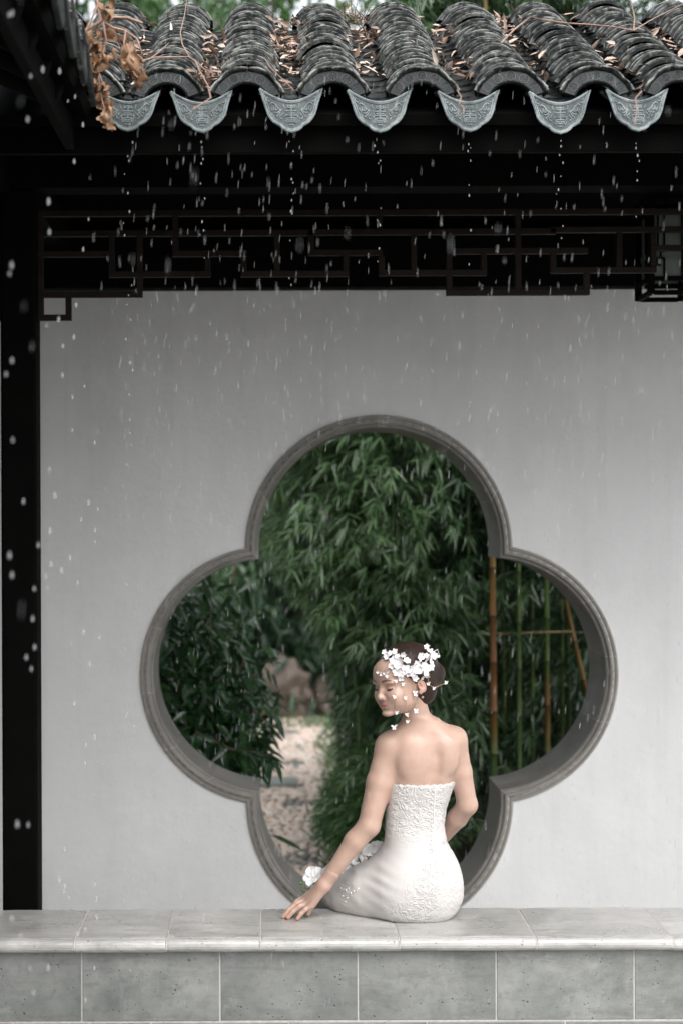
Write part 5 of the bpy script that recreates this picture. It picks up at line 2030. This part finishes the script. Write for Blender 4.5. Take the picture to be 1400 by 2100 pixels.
# wire comb carrying the blossoms
cm = MB()
cpts = [hhit(px, py, .004)[0] for px, py in ((790, 1348), (804, 1356), (818, 1364), (834, 1368), (850, 1370), (864, 1366), (874, 1354), (880, 1345))]
cm.tube(cpts, .0014, 6)
cm.tube([hhit(864, 1366, .006)[0], hhit(872, 1347, .012)[0], hhit(886, 1340, .018)[0], W(899, 1346, 5.44)], [.0013, .0012, .001, .0008], 6)
cm.tube([hhit(804, 1372, .005)[0], hhit(792, 1382, .005)[0], hhit(784, 1381, .004)[0], hhit(776, 1379, .004)[0]], .0010, 6)
cm.build('comb_wire', M['petal'], head_piece, True)
BL = [(806, 1354, 11.5, .012), (820, 1358, 13, .018), (828, 1370, 12, .016), (812, 1374, 11, .012), (842, 1366, 13, .018), (852, 1374, 12, .016), (866, 1368, 11.5, .014), (836, 1378, 11, .012), (800, 1366, 8, .010), (796, 1346, 8, .012), (792, 1338, 7, .010), (810, 1338, 7.5, .012),
      (824, 1342, 7, .012), (854, 1346, 10, .014), (872, 1338, 8, .016), (880, 1346, 9, .016), (868, 1330, 7, .016), (874, 1358, 10, .014), (846, 1386, 8.5, .010), (820, 1386, 8, .008), (870, 1378, 9, .010), (860, 1384, 7, .008), (790, 1374, 6, .006), (802, 1342, 8, .012), (830, 1356, 9, .022), (858, 1362, 9, .02), (815, 1364, 9, .024), (838, 1372, 8, .024), (848, 1360, 8, .024), (862, 1374, 8, .02), (806, 1362, 8, .018), (824, 1376, 8, .018), (872, 1366, 8, .02), (814, 1348, 7, .016), (866, 1346, 7, .018), (840, 1380, 7, .016)]
for k, (px, py, r, out) in enumerate(BL):
    c, nn = hhit(px, py + 5, out)
    nn = nn * .6 + np.array((0, -1.0, .15)) * .4 + NR.normal(0, .38, 3)
    blossom('flower', c, nn, r * .93 / 664, 5 if k % 3 else 6, 'petal', head_piece, R.uniform(.35, .8), 500 + k, .8)
for k, (px, py, r) in enumerate(((776, 1380, 3.8), (782, 1384, 3.6), (793, 1387, 4.2), (788, 1382, 3.4), (806, 1384, 4), (898, 1347, 3))):
    c, nn = hhit(px, py, .005)
    blossom('bud_flower', c, nn + np.array((0, -.4, 0)), r / 664, 4, 'petal', head_piece, .5, 560 + k, .8)
# hanging threads with folded petals down the cheek, ear and nape
def butterfly(c, r, seed, parent):
    rr = np.random.RandomState(seed)
    m = MB()
    for s in (-1, 1):
        petal(m, np.array(c), (s * .85, -.25, .55 + rr.uniform(-.3, .4)), (0, -1, .4), r * rr.uniform(.8, 1.2), r * .55, .25)
        petal(m, np.array(c), (s * .5, -.2, -.75 + rr.uniform(-.3, .2)), (0, -1, .2), r * rr.uniform(.6, .95), r * .5, .25)
    m.build('pendant_petal', M['petal'], parent, True)


TH_ = [[(808, 1388), (808, 1399), (808, 1429), (811, 1459)], [(826, 1392), (824, 1403), (827, 1431), (831, 1465)], [(846, 1392), (846, 1422), (848, 1452)], [(872, 1386), (873, 1402), (884, 1411), (906, 1396)], [(838, 1440), (833, 1480)]]
for q, th in enumerate(TH_):
    pts = []
    for k, (px, py) in enumerate(th):
        c, nn = hhit(px, py, .007)
        c[1] = min(c[1], 5.445)
        if k > 0: c[1] = min(c[1], pts[0][1] + .03)
        pts.append(c)
    MB().tube(pts, .0008, 5).build('thread', M['wire'], head_piece)
    for k, c in enumerate(pts[1:]):
        butterfly(c, (5.6 if q != 2 else 7.5) / 664, 600 + q * 10 + k, head_piece)
butterfly(W(806, 1492, 5.44), 8 / 664, 701, head_piece)
c, nn = hhit(850, 1434, .006)
me = bpy.data.meshes.new('earring'); bm = bmesh.new(); bmesh.ops.create_uvsphere(bm, u_segments=14, v_segments=10, radius=.0042); bm.to_mesh(me); bm.free()
me.materials.append(M['pearl']); me.polygons.foreach_set('use_smooth', np.ones(len(me.polygons), bool))
place('earring', me, person, Matrix.Translation(head_w((-.001, .078, -.031))))

# --- orchid spray lying in the lap
orc = tag(empty('orchid_spray', tuple(W(730, 1800, 5.72))), 'spray of white orchids with green buds lying across the lap', 'flowers')
st_ = MB()
sp_ = [W(612, 1818, 5.66), W(625, 1824, 5.66), W(650, 1822, 5.66), W(685, 1808, 5.66), W(715, 1799, 5.66), W(745, 1790, 5.68), W(775, 1778, 5.70)]
st_.tube(sp_, [.0016, .0018, .002, .0022, .0024, .0026, .0026], 6)
st_.tube([W(625, 1824, 5.66), W(620, 1815, 5.66), W(616, 1811, 5.66)], .0014, 6)
st_.tube([W(640, 1822, 5.66), W(645, 1814, 5.66)], .0014, 6)
st_.build('stem', M['green'], orc, True)
for k, (px, py, r) in enumerate(((614, 1812, .008), (621, 1826, .007), (643, 1813, .008), (633, 1823, .006))):
    c = W(px, py, 5.655)
    MB().tube([c + np.array((-r, 0, -r * .3)), c + np.array((-r * .4, 0, 0)), c + np.array((r * .4, 0, .001)), c + np.array((r, 0, .003))], [.0008, r * .55, r * .5, .001], 8).build('bud', M['green'], orc, True)
for k, (px, py, r, nn) in enumerate(((640, 1808, .032, (-.5, -.6, .6)), (722, 1790, .040, (-.35, -.9, .35)), (742, 1772, .042, (-.2, -.8, .5)), (765, 1762, .040, (.1, -.8, .6)), (760, 1775, .040, (.3, -.9, .2)), (700, 1800, .030, (-.4, -.8, .3)), (735, 1785, .036, (-.5, -.7, .5)), (780, 1758, .034, (.3, -.6, .7)))):
    c = W(px, py - 9, 5.63 if px > 690 else 5.66)
    blossom('orchid_flower', c, nn, r * 1.12, 5, 'orchid', orc, .22, 800 + k, .95)
for k, (px, py) in enumerate(((733, 1775), (752, 1768))):
    c = W(px, py - 9, 5.59)
    blossom('orchid_lip', c, (-.3, -.9, .2), .008, 3, 'litter', orc, .5, 830 + k, .7)
